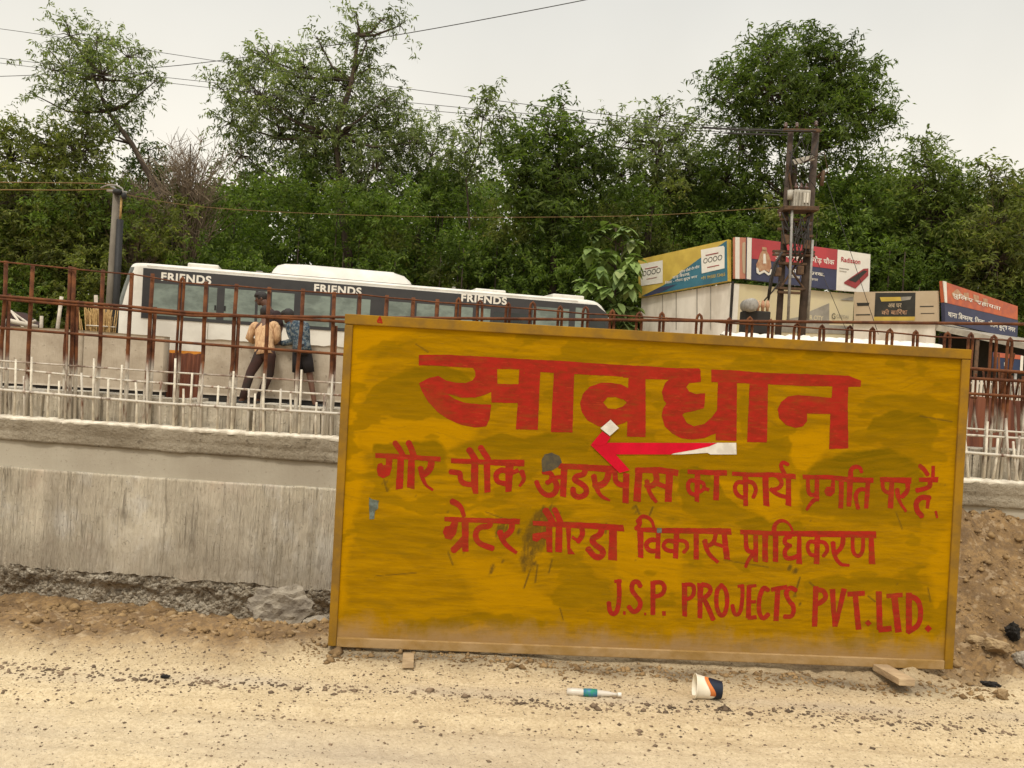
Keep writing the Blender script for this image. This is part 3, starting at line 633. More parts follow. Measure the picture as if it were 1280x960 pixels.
rock('concrete_chunk', 400, 785, 3.75, 0.085, MAT['rockg'], 'small grey concrete chunk tucked beside the left edge of the yellow board', 5, (1.2, .8, .7), 0.2, 'concrete chunk')
rock('stone', 1243, 846, 3.27, 0.05, MAT['rock'], 'rounded brown stone lying right of the yellow board', 8, (1.1, .9, .7))
rock('stone', 1252, 884, 2.95, 0.027, MAT['rock'], 'small brown stone sitting alone on the sand at lower right', 9, (.9, .9, .9), 0.1)
rock('stone', 1279, 842, 3.25, 0.05, MAT['rockg'], 'pale grey stone cut off by the right photo edge', 10, (1, 1, .9), 0.1)
rock('asphalt_lump', 1264, 832, 3.36, 0.058, MAT['asph'], 'jagged black lump wedged between brown and grey stones', 14, (.55, .5, .8), 0.0, 'lump', 1.0)
rock('asphalt_lump', 1240, 866, 3.06, 0.030, MAT['asph'], 'crumbled black scrap on the sand below the brown stone', 15, (1.5, 1, .45), 0.1, 'lump', 0.9)
rock('stone', 228, 790, 3.45, 0.045, MAT['rock'], 'pale tan stone on the left dirt bank, by itself', 16, (1.3, .9, .7))
rock('stone', 1217, 832, 3.36, 0.04, MAT['rock'], 'brown clod touching the lower right corner of the board', 17, (1, 1, .7))
rock('asphalt_lump', 205, 872, 2.72, 0.012, MAT['asph'], 'small black chip alone on the open sand at lower left', 19, (1.7, 1, .6), 0.1, 'lump')

# ------------------------------------------------------------------ yellow notice board
SIGN = dict(p=Vector((-0.6397, 3.0112, 0.0333)))
c_tl, c_tr, c_br, c_bl = Vector((-0.64436, 3.02551, 1.2960)), Vector((1.79283, 3.14211, 1.30375)), Vector((1.79754, 3.12785, 0.04106)), Vector((-0.63966, 3.01125, 0.03331))
SX = (c_br - c_bl).normalized(); SZ = (c_tl - c_bl).normalized(); SN = SX.cross(SZ).normalized()   # SN toward camera
if SN.dot(CAMP - c_bl) < 0: SN = -SN
SW, SH = 2.44, 1.2628
def SP(u, v, off=0.0): return c_bl + SX * u + SZ * v + SN * off
board = thing('notice_board', c_bl + SX * SW / 2, 'big yellow hand painted caution board with red Hindi lettering propped on the sand', 'sign')
FR = 0.0; PAN = -0.010         # frame front face, panel face
ppl = Plane(c_bl + SN * PAN, SN)
def uv_of(P): d = P - c_bl; return d.dot(SX), d.dot(SZ)
# panel grid with paint history stored per vertex
nu, nv = 600, 312
uu = np.linspace(0.012, SW - 0.012, nu); vv = np.linspace(0.012, SH - 0.012, nv)
UU, VV = np.meshgrid(uu, vv)
# photo pixel of each panel point (only used to look up where each old brush patch was traced)
P3 = np.array(c_bl + SN * PAN)[None, None] + UU[..., None] * np.array(SX) + VV[..., None] * np.array(SZ)
dq = P3 - np.array(CAMP); zq = dq @ np.array(FWD)
QX = 640 + F * (dq @ np.array(RGT)) / zq; QY = 480 - F * (dq @ np.array(UPV)) / zq
def poly_sdf(px, py, poly):
    d = np.full(px.shape, 1e9); ins = np.zeros(px.shape, bool); n = len(poly)
    for i in range(n):
        ax, ay = poly[i]; bx, by = poly[(i + 1) % n]
        ex, ey = bx - ax, by - ay; l2 = ex * ex + ey * ey + 1e-12
        t = np.clip(((px - ax) * ex + (py - ay) * ey) / l2, 0, 1)
        d = np.minimum(d, np.hypot(px - ax - t * ex, py - ay - t * ey))
        cnd = (ay > py) != (by > py)
        xi = ax + (py - ay) * (ex) / (ey if abs(ey) > 1e-12 else 1e-12)
        ins ^= cnd & (px < xi)
    return np.where(ins, d, -d)
OLIVE = [
    ([(470, 480), (505, 462), (545, 452), (585, 470), (600, 500), (560, 520), (520, 512), (480, 520), (455, 505)], .75),
    ([(600, 548), (630, 541), (660, 548), (700, 540), (740, 545), (735, 575), (690, 572), (650, 570), (610, 575), (560, 565)], .8),
    ([(470, 560), (500, 553), (540, 552), (560, 566), (555, 590), (520, 605), (470, 590)], .7),
    ([(740, 560), (765, 560), (800, 570), (830, 568), (850, 575), (870, 562), (900, 570), (985, 545), (990, 580), (1000, 610), (960, 605), (870, 600), (740, 600)], .6),
    ([(850, 590), (870, 585), (900, 600), (905, 625), (940, 640), (960, 650), (930, 655), (880, 655), (850, 640)], .85),
    ([(1010, 590), (1030, 570), (1060, 560), (1110, 560), (1150, 580), (1160, 620), (1150, 660), (1110, 655), (1060, 655), (1000, 645), (1000, 612)], .9),
    ([(1090, 520), (1120, 512), (1150, 515), (1170, 530), (1165, 570), (1120, 565), (1080, 545)], .8),
    ([(1080, 500), (1120, 492), (1170, 498), (1180, 510), (1120, 512), (1085, 515)], .6),
    ([(900, 455), (930, 445), (980, 452), (1010, 460), (960, 470), (905, 470)], .5),
    ([(440, 440), (475, 430), (520, 425), (500, 438), (470, 448), (445, 452)], .5),
    ([(910, 655), (945, 645), (965, 650), (975, 655), (1000, 650), (1010, 665), (960, 668)], .8),
    ([(620, 640), (680, 632), (720, 640), (700, 655), (660, 660), (620, 665)], .55),
    ([(1000, 725), (1050, 720), (1110, 722), (1160, 730), (1150, 742), (1080, 740), (1010, 745)], .6),
    ([(770, 485), (785, 485), (785, 520), (775, 522)], .5), ([(690, 470), (705, 470), (700, 540), (688, 540)], .3),
    ([(815, 505), (830, 498), (900, 505), (930, 490), (950, 500), (960, 545), (930, 550), (920, 515), (850, 540)], .5),
    ([(440, 650), (500, 640), (600, 655), (640, 690), (560, 700), (450, 690)], .35), ([(870, 690), (900, 700), (960, 715), (1000, 705), (1000, 690), (920, 700)], .4)]
BRIGHT = [
    ([(430, 405), (470, 405), (520, 410), (500, 425), (470, 440), (450, 480), (455, 600), (440, 660), (425, 800), (412, 800)], .9),
    ([(480, 520), (540, 525), (600, 530), (600, 545), (560, 560), (500, 555), (450, 560), (440, 500)], .75),
    ([(980, 545), (1040, 530), (1040, 560), (1010, 590), (990, 600)], .8), ([(860, 590), (1000, 605), (1000, 635), (960, 650), (920, 620)], .6),
    ([(640, 640), (600, 625), (520, 620), (470, 640), (600, 650)], .55), ([(770, 660), (850, 690), (850, 740), (770, 735)], .6), ([(1160, 700), (1195, 640), (1200, 520), (1185, 800), (1165, 790)], .7),
    ([(1100, 560), (1190, 570), (1195, 620), (1160, 590)], .5), ([(570, 690), (620, 700), (700, 760), (600, 770)], .6)]
wob = fbm(QX / 26, QY / 15, 301, 4) * 16
ol = np.zeros_like(QX)
for poly, a in OLIVE:
    sdf = poly_sdf(QX, QY, poly) + wob; edge = 1.4 + 5 * vnoise(QX / 40, QY / 30, 44)
    y0_, y1_ = min(q[1] for q in poly), max(q[1] for q in poly); fade = np.clip(1.15 - 0.75 * (QY - y0_) / (y1_ - y0_ + 6) + 0.5 * fbm(QX / 30, QY / 5, 371, 3), 0.2, 1.1)
    ol = np.maximum(ol, a * np.clip(sdf / edge + 0.5, 0, 1) * fade)
sc_ = fbm(QX / 60, QY / 26, 309, 4); ol = np.maximum(ol, 0.45 * np.clip((sc_ - 0.10) / 0.03, 0, 1))
br = np.zeros_like(QX)
for poly, a in BRIGHT: br = np.maximum(br, a * np.clip((poly_sdf(QX, QY, poly) + wob) / 9 + 0.5, 0, 1))
br = br * (1 - 0.85 * ol)
dust = np.clip(1.05 - VV / 0.19 + 0.35 * fbm(UU * 4, VV * 4, 70, 4), 0, 1) + 0.28 * np.clip((VV - (SH - 0.16)) / 0.12, 0, 1)
mud = np.zeros_like(QX); mw = fbm(QX / 5, QY / 9, 333, 4, 0.65)
rr = random.Random(31)
spl = [(672, 655, 9), (660, 672, 8), (665, 690, 7), (655, 700, 5), (678, 640, 6), (684, 664, 7), (668, 705, 4), (690, 700, 3), (615, 712, 7), (628, 702, 3), (625, 662, 6), (633, 660, 4), (793, 634, 2.4), (795, 640, 2), (815, 636, 2.4), (987, 710, 3), (994, 714, 3), (999, 722, 2), (690, 708, 2), (484, 602, 2), (485, 612, 1.6), (478, 604, 1.6), (648, 665, 4), (676, 648, 7), (560, 640, 2), (1000, 755, 2), (994, 745, 3)]
for _ in range(60): spl.append((rr.uniform(430, 1190), rr.uniform(600, 800), rr.uniform(0.5, 1.6)))
smear = poly_sdf(QX, QY, [(655, 660), (668, 640), (690, 628), (698, 645), (690, 672), (676, 690), (668, 712), (652, 716), (650, 690)]) + 16 * fbm(QX / 5, QY / 14, 341, 4, 0.65)
mud = np.maximum(mud, 0.75 * np.clip(smear / 5, 0, 1) * np.clip(0.3 + 2.2 * vnoise(QX / 2.2, QY / 7, 343), 0, 1))
for (xa, ya, xb, yb, wd_) in [(690, 700, 686, 716, .7), (663, 712, 655, 735, .8), (672, 706, 669, 728, .7), (994, 742, 1000, 722, .9), (1012, 728, 1020, 735, .7), (480, 600, 484, 614, .8), (795, 632, 799, 642, .9), (816, 634, 812, 644, .9), (758, 655, 757, 666, 1.2), (520, 430, 535, 440, .5), (1150, 520, 1190, 527, .5), (905, 700, 960, 709, .4), (1085, 745, 1094, 752, .7), (1160, 735, 1163, 752, .5), (607, 640, 640, 652, .4), (560, 690, 566, 706, .6), (700, 760, 704, 775, .5), (860, 745, 858, 760, .5), (1120, 640, 1128, 662, .4), (470, 720, 520, 716, .4)]:
    ex_, ey_ = xb - xa, yb - ya; t_ = np.clip(((QX - xa) * ex_ + (QY - ya) * ey_) / (ex_ * ex_ + ey_ * ey_), 0, 1)
    mud = np.maximum(mud, 0.9 * np.clip((wd_ + 0.7 - np.hypot(QX - xa - t_ * ex_, QY - ya - t_ * ey_)) / 1.0, 0, 1))
for x0, y0, r in spl: mud = np.maximum(mud, 0.9 * np.clip((r * 0.9 - np.hypot((QX - x0 + 0.35 * (QY - y0)) / (1 + .4 * math.sin(x0)), (QY - y0) / 1.6) + mw * min(r, 8) * 1.5) / (1.2 + r * 0.35), 0, 1))
ix = np.arange(nu * nv).reshape(nv, nu); Fq = np.stack([ix[:-1, :-1], ix[:-1, 1:], ix[1:, 1:], ix[1:, :-1]], -1).reshape(-1, 4)
pan = np_mesh('panel', P3.reshape(-1, 3), Fq, MAT['sign'], board, True)
vw = QY + 10 * np.sin(QX / 62.0 + QY / 80) + 30 * fbm(QX / 90, QY / 60, 351, 3); strk = np.clip(0.5 + 1.1 * fbm(QX / 42, vw / 3.2, 353, 4, 0.65), 0, 1)
for nm, arr in (('streak', strk), ('olive', ol), ('bright', br), ('dust', dust), ('mud', mud)):
    a = pan.data.attributes.new(nm, 'FLOAT', 'POINT'); a.data.foreach_set('value', arr.ravel().astype(np.float32))
mb = MB(); mb.box(SP(SW / 2, SH / 2, PAN - 0.012), SW - 0.03, 0.016, SH - 0.03, SX, SN, SZ); mb.build('backing_sheet', MAT['plank'], board)
def batten(name, u0, u1, v0, v1, mat, front=0.0):
    m = MB(); m.box(SP((u0 + u1) / 2, (v0 + v1) / 2, front - 0.019), u1 - u0, 0.038, v1 - v0, SX, SN, SZ, bev=0.003); return m.build(name, mat, board)
bw = 0.031
batten('stile', 0, bw, 0.002, SH - 0.040, MAT['frame'], -0.001); batten('stile', SW - bw - 0.004, SW, 0.002, SH - 0.040, MAT['frame'], -0.001)
batten('top_rail', -0.001, SW + 0.001, SH - 0.0385, SH, MAT['frame'], 0.001); batten('bottom_rail', bw + 0.001, SW - bw - 0.005, 0.0, 0.036, MAT['dust'], 0.0)
for u in (0.55, 1.2, 1.9):
    m = MB(); m.box(SP(u, SH / 2, PAN - 0.045), 0.05, 0.04, SH - 0.05, SX, SN, SZ); m.build('back_brace', MAT['plank'], board)

# --- lettering traced stroke by stroke, rasterised as a field and meshed as a thin coat of paint on the panel
def tr(ox, oy, s): return lambda pts: [(ox + x / s, oy + y / s) for x, y in pts]
Z1, Z2, Z3, Z4 = tr(500, 420, 4.267), tr(780, 430, 4.0), tr(450, 540, 5.12), tr(650, 560, 5.12)
Z5, Z6, Z7, Z8 = tr(840, 570, 6.4), tr(990, 570, 6.095), tr(740, 700, 5.818), tr(940, 710, 4.923)
SCL = {Z1: 4.267, Z2: 4.0, Z3: 5.12, Z4: 5.12, Z5: 6.4, Z6: 6.095, Z7: 5.818, Z8: 4.923}
def smooth_path(pts, it=2):
    for _ in range(it):
        q = [pts[0]]
        for a, b in zip(pts[:-1], pts[1:]):
            q += [(a[0] * .75 + b[0] * .25, a[1] * .75 + b[1] * .25), (a[0] * .25 + b[0] * .75, a[1] * .25 + b[1] * .75)]
        q.append(pts[-1]); pts = q
    return pts
def Pg(z, *pts): return ('poly', z(pts))
def Hl(z, *pts): return ('hole', z(pts))
def St(z, w_, *pts):
    wv = w_ if isinstance(w_, tuple) else (w_, w_)
    p = smooth_path(z(pts)) if len(pts) > 2 else z(pts)
    return ('stroke', p, wv[0] / SCL[z], wv[1] / SCL[z])
def field(shapes, x0, y0, x1, y1, res):
    gx = np.arange(x0, x1, res); gy = np.arange(y0, y1, res); Fd = np.full((len(gy), len(gx)), -9.0)
    def win(pts, m):
        xs_ = [p[0] for p in pts]; ys_ = [p[1] for p in pts]
        i0, i1 = np.searchsorted(gx, [min(xs_) - m, max(xs_) + m]); j0, j1 = np.searchsorted(gy, [min(ys_) - m, max(ys_) + m])
        return slice(j0, j1), slice(i0, i1)
    for sh in shapes:
        if sh[0] in ('poly', 'hole'):
            sl = win(sh[1], 2); A, B = np.meshgrid(gx[sl[1]], gy[sl[0]])
            if A.size == 0: continue
            d = poly_sdf(A, B, sh[1]); Fd[sl] = np.maximum(Fd[sl], d) if sh[0] == 'poly' else np.minimum(Fd[sl], -d)
        else:
            p = sh[1]; w0, w1 = sh[2] / 2, sh[3] / 2; sl = win(p, max(w0, w1) + 2); A, B = np.meshgrid(gx[sl[1]], gy[sl[0]])
            if A.size == 0: continue
            m = len(p) - 1; cum = [0]
            for a, b in zip(p[:-1], p[1:]): cum.append(cum[-1] + math.hypot(b[0] - a[0], b[1] - a[1]))
            best = np.full(A.shape, -9.0)
            for i in range(m):
                (ax, ay), (bx, by) = p[i], p[i + 1]; ex, ey = bx - ax, by - ay; ln = math.hypot(ex, ey) + 1e-9
                t = ((A - ax) * ex + (B - ay) * ey) / ln
                lo = -0.35 * w0 if i == 0 else 0; hi = ln + 0.35 * w1 if i == m - 1 else ln
                tcl = np.clip(t, 0, ln); rad = w0 + (w1 - w0) * (cum[i] + tcl) / cum[-1]
                perp = np.abs((A - ax) * ey - (B - ay) * ex) / ln
                dd = np.minimum(rad - perp, np.minimum(t - lo, hi - t))
                if 0 < i: dd = np.maximum(dd, rad - np.hypot(A - ax, B - ay) - 0.0)
                best = np.maximum(best, dd)
            Fd[sl] = np.maximum(Fd[sl], best)
    return gx, gy, Fd
def paint(name, shapes, mat, plane, off, parent, res=0.4, wear=0.0, wob=0.5, seed=0):
    allp = [q for s_ in shapes for q in s_[1]]
    x0 = min(q[0] for q in allp) - 6; x1 = max(q[0] for q in allp) + 6; y0 = min(q[1] for q in allp) - 6; y1 = max(q[1] for q in allp) + 6
    gx, gy, Fd = field(shapes, x0, y0, x1, y1, res)
    A, B = np.meshgrid(gx, gy)
    Fd = Fd + fbm(A / 6, B / 6, seed, 3) * 2 * wob
    if wear > 0:
        wr = fbm(A / 5, B / 2.6, seed + 5, 4, 0.65) + 0.6 * fbm(A / 60, B / 40, seed + 9, 2); thr = 0.5 - wear
        Fd = np.where(wr > thr, np.minimum(Fd, (thr - wr) * 10), Fd)
    verts = {}; V2 = []
    def vid(x, y):
        k_ = (round(x * 2000), round(y * 2000))
        if k_ not in verts: verts[k_] = len(V2); V2.append((x, y))
        return verts[k_]
    faces = []
    ins = Fd > 0; full = ins[:-1, :-1] & ins[:-1, 1:] & ins[1:, 1:] & ins[1:, :-1]
    anyc = ins[:-1, :-1] | ins[:-1, 1:] | ins[1:, 1:] | ins[1:, :-1]; part = anyc & ~full
    for j in range(full.shape[0]):
        row = full[j].astype(np.int8); d = np.diff(np.concatenate([[0], row, [0]])); a_ = np.where(d == 1)[0]; b_ = np.where(d == -1)[0]
        for a, b in zip(a_, b_): faces.append([vid(gx[a], gy[j]), vid(gx[b], gy[j]), vid(gx[b], gy[j + 1]), vid(gx[a], gy[j + 1])])
    for j, i in zip(*np.where(part)):
        cs = [(gx[i], gy[j], Fd[j, i]), (gx[i + 1], gy[j], Fd[j, i + 1]), (gx[i + 1], gy[j + 1], Fd[j + 1, i + 1]), (gx[i], gy[j + 1], Fd[j + 1, i])]
        pg = []
        for q in range(4):
            a, b = cs[q], cs[(q + 1) % 4]
            if a[2] > 0: pg.append((a[0], a[1]))
            if (a[2] > 0) != (b[2] > 0):
                t = min(max(a[2] / (a[2] - b[2]), 0.02), 0.98); pg.append((a[0] + (b[0] - a[0]) * t, a[1] + (b[1] - a[1]) * t))
        if len(pg) >= 3: faces.append([vid(*q) for q in pg])
    og = wloc(parent)
    me = bpy.data.meshes.new(name); me.from_pydata([tuple(plane.at(x, y, off) - og) for x, y in V2], [], [f[::-1] for f in faces]); me.update()
    return link_mesh(name, me, mat, parent)

HEAD = [
    Pg(Z1, (100, 100), (250, 100), (380, 106), (640, 122), (870, 133), (1050, 147), (1200, 155), (1290, 160), (1290, 222), (1215, 218), (930, 203), (750, 192), (630, 178), (510, 175), (400, 168), (380, 170), (160, 157), (100, 157)),
    Pg(Z2, (-5, 106), (110, 110), (240, 120), (375, 122), (383, 128), (383, 190), (220, 178), (110, 175), (-5, 168)),
    Pg(Z1, (380, 155), (402, 190), (402, 215), (385, 238), (350, 250), (300, 250), (245, 237), (205, 213), (150, 225), (100, 252), (130, 300), (250, 308), (330, 328), (400, 328), (450, 315), (488, 297), (520, 262), (517, 160)),
    Pg(Z1, (100, 250), (120, 300), (150, 350), (200, 405), (260, 445), (330, 475), (400, 488), (460, 482), (478, 440), (487, 365), (430, 365), (340, 355), (290, 335), (250, 307), (200, 250)),
    Pg(Z1, (485, 255), (645, 258), (640, 358), (488, 355)), Pg(Z1, (637, 150), (752, 160), (748, 190), (735, 500), (618, 497), (628, 360)), Pg(Z1, (822, 170), (930, 180), (920, 515), (805, 512)),
    Pg(Z1, (960, 360), (975, 310), (1010, 272), (1070, 250), (1130, 250), (1180, 258), (1220, 280), (1225, 440), (1200, 462), (1150, 478), (1060, 482), (1000, 450), (970, 405)),
    Hl(Z1, (1083, 355), (1105, 328), (1150, 325), (1195, 340), (1210, 355), (1185, 378), (1150, 390), (1110, 385)),
    Pg(Z2, (22, 160), (108, 165), (108, 465), (15, 462)),
    Pg(Z2, (240, 165), (205, 195), (188, 240), (198, 280), (212, 297), (195, 322), (188, 360), (203, 410), (240, 447), (290, 472), (340, 478), (400, 470), (475, 440), (475, 318), (440, 365), (400, 400), (350, 412), (315, 395), (292, 355), (300, 345), (350, 335), (400, 320), (407, 245), (360, 250), (325, 238), (310, 215), (325, 195), (384, 190), (384, 160)),
    Pg(Z2, (437, 128), (560, 132), (700, 145), (900, 150), (1120, 158), (1185, 182), (1183, 213), (1120, 215), (1040, 212), (900, 210), (720, 202), (560, 195), (437, 190)),
    Pg(Z2, (470, 180), (565, 185), (562, 485), (458, 482), (465, 320)), Pg(Z2, (628, 185), (720, 195), (715, 493), (615, 490)),
    Pg(Z2, (1045, 270), (1045, 350), (915, 348), (915, 385), (895, 412), (860, 420), (810, 405), (775, 370), (768, 325), (785, 290), (820, 262), (870, 255), (960, 262)),
    Pg(Z2, (1042, 195), (1122, 205), (1118, 300), (1122, 522), (1025, 525), (1032, 350))]
LINE2 = [
    Pg(Z3, (98, 135), (240, 140), (390, 150), (515, 158), (515, 190), (390, 182), (240, 172), (98, 165)),
    Pg(Z3, (165, 160), (208, 165), (205, 230), (190, 275), (150, 297), (115, 280), (105, 240), (115, 205), (140, 198), (150, 215), (165, 210)),
    Pg(Z3, (240, 165), (282, 165), (275, 360), (228, 370), (235, 270)), Pg(Z3, (308, 170), (352, 172), (348, 365), (300, 355)),
    St(Z3, 36, (225, 70), (250, 105), (272, 145)), St(Z3, 40, (312, 70), (330, 110), (345, 155)),
    St(Z3, 42, (458, 178), (455, 225), (430, 260), (400, 275)), St(Z3, (36, 14), (388, 230), (397, 290), (420, 340), (465, 370)),
    Pg(Z3, (583, 168), (700, 172), (830, 178), (885, 175), (1052, 178), (1052, 220), (885, 215), (830, 210), (700, 205), (583, 198)),
    St(Z3, 34, (582, 255), (615, 258), (645, 262), (640, 305), (670, 335), (735, 335)), Pg(Z3, (712, 180), (757, 185), (757, 395), (725, 395), (710, 340)),
    Pg(Z3, (790, 185), (832, 185), (835, 385), (798, 388)), St(Z3, 40, (700, 115), (720, 145), (745, 188)), St(Z3, 38, (772, 100), (795, 135), (825, 185)),
    Pg(Z3, (930, 200), (985, 200), (970, 380), (930, 385)), St(Z3, 34, (940, 250), (900, 240), (868, 270), (875, 320), (935, 330)), St(Z3, 28, (975, 262), (1010, 245)), St(Z3, (34, 20), (1035, 255), (1055, 300), (1022, 345)),
    St(Z4, (40, 30), (205, 185), (240, 235), (225, 290), (180, 308), (130, 275), (105, 215)), St(Z4, 30, (150, 155), (205, 160), (205, 205), (175, 222)), St(Z4, 28, (205, 192), (265, 185)),
    Pg(Z4, (262, 110), (305, 115), (295, 315), (255, 310)), Pg(Z4, (245, 97), (400, 105), (520, 110), (620, 118), (620, 160), (520, 152), (400, 140), (245, 130)),
    Pg(Z4, (735, 125), (900, 122), (1015, 140), (1010, 180), (900, 162), (735, 158)),
    St(Z4, 36, (418, 125), (412, 170), (360, 178), (345, 205), (390, 225), (425, 255), (425, 295), (380, 318), (342, 300), (338, 262)),
    St(Z4, 42, (570, 145), (560, 200), (525, 238), (480, 238)), St(Z4, (38, 16), (472, 180), (485, 250), (515, 310), (575, 335)),
    St(Z4, 34, (608, 160), (610, 215), (645, 238), (685, 235)), Pg(Z4, (660, 155), (700, 165), (695, 355), (655, 350)),
    Pg(Z4, (738, 150), (785, 150), (772, 345), (725, 340)), St(Z4, 38, (862, 145), (880, 210), (845, 245), (812, 240)), St(Z4, (34, 22), (812, 210), (828, 290), (872, 345)), St(Z4, 30, (870, 225), (935, 248)), Pg(Z4, (935, 145), (980, 150), (970, 345), (925, 345)),
    Pg(Z5, (125, 108), (440, 112), (440, 158), (125, 142)), Pg(Z5, (180, 138), (228, 140), (215, 370), (180, 360)), St(Z5, 34, (190, 198), (145, 192), (122, 235), (145, 300), (195, 312)), St(Z5, 30, (215, 205), (255, 215), (258, 262), (225, 285)), St(Z5, 28, (250, 255), (292, 270)), Pg(Z5, (335, 150), (378, 155), (375, 355), (330, 350)),
    Pg(Z5, (480, 125), (640, 132), (800, 130), (990, 145), (990, 185), (800, 168), (640, 168), (480, 155)), Pg(Z5, (565, 160), (610, 165), (608, 400), (570, 400)), St(Z5, 34, (578, 215), (520, 205), (497, 258), (525, 318), (580, 335)), St(Z5, (34, 30), (605, 205), (655, 215), (675, 275), (650, 330)),
    Pg(Z5, (722, 160), (770, 160), (780, 405), (730, 395)), St(Z5, 34, (850, 165), (880, 205), (868, 252), (795, 275)), St(Z5, 34, (790, 265), (845, 310), (925, 330)), Pg(Z5, (910, 165), (952, 170), (955, 405), (908, 390)), St(Z5, 32, (925, 68), (890, 45), (865, 75), (898, 138)),
    Pg(Z6, (82, 142), (300, 145), (430, 160), (620, 165), (620, 205), (430, 200), (300, 180), (82, 175)), St(Z6, 30, (120, 170), (122, 285), (160, 300), (195, 285)), Pg(Z6, (172, 175), (208, 178), (205, 345), (170, 345)), St(Z6, (34, 24), (195, 315), (145, 355), (112, 408)),
    Pg(Z6, (300, 175), (328, 178), (325, 280), (295, 310), (260, 300), (245, 270), (260, 235), (295, 235)), Pg(Z6, (358, 175), (395, 180), (390, 400), (352, 395)), Pg(Z6, (420, 190), (465, 195), (450, 385), (415, 385)), St(Z6, (40, 28), (445, 165), (445, 105), (480, 78), (520, 88), (530, 120)),
    St(Z6, 32, (575, 258), (510, 250), (482, 300), (490, 345), (502, 395)), Pg(Z6, (560, 190), (598, 195), (580, 400), (548, 400)),
    Pg(Z6, (668, 160), (910, 165), (908, 212), (668, 195)), St(Z6, 28, (690, 185), (692, 262), (745, 285)), Pg(Z6, (742, 190), (780, 195), (770, 400), (728, 395)), St(Z6, 36, (880, 205), (885, 260), (838, 310)), St(Z6, (38, 20), (800, 255), (812, 340), (868, 422)),
    Pg(Z6, (965, 165), (1115, 160), (1110, 200), (965, 195)), St(Z6, 36, (1052, 190), (1050, 240), (950, 262)), St(Z6, 40, (1045, 318), (985, 310), (942, 355), (950, 415), (988, 458)), St(Z6, 26, (1040, 320), (1030, 395)), St(Z6, 34, (975, 75), (1005, 100), (1032, 140)), St(Z6, 28, (1075, 80), (1072, 165)), St(Z6, 18, (1095, 420), (1105, 470))]
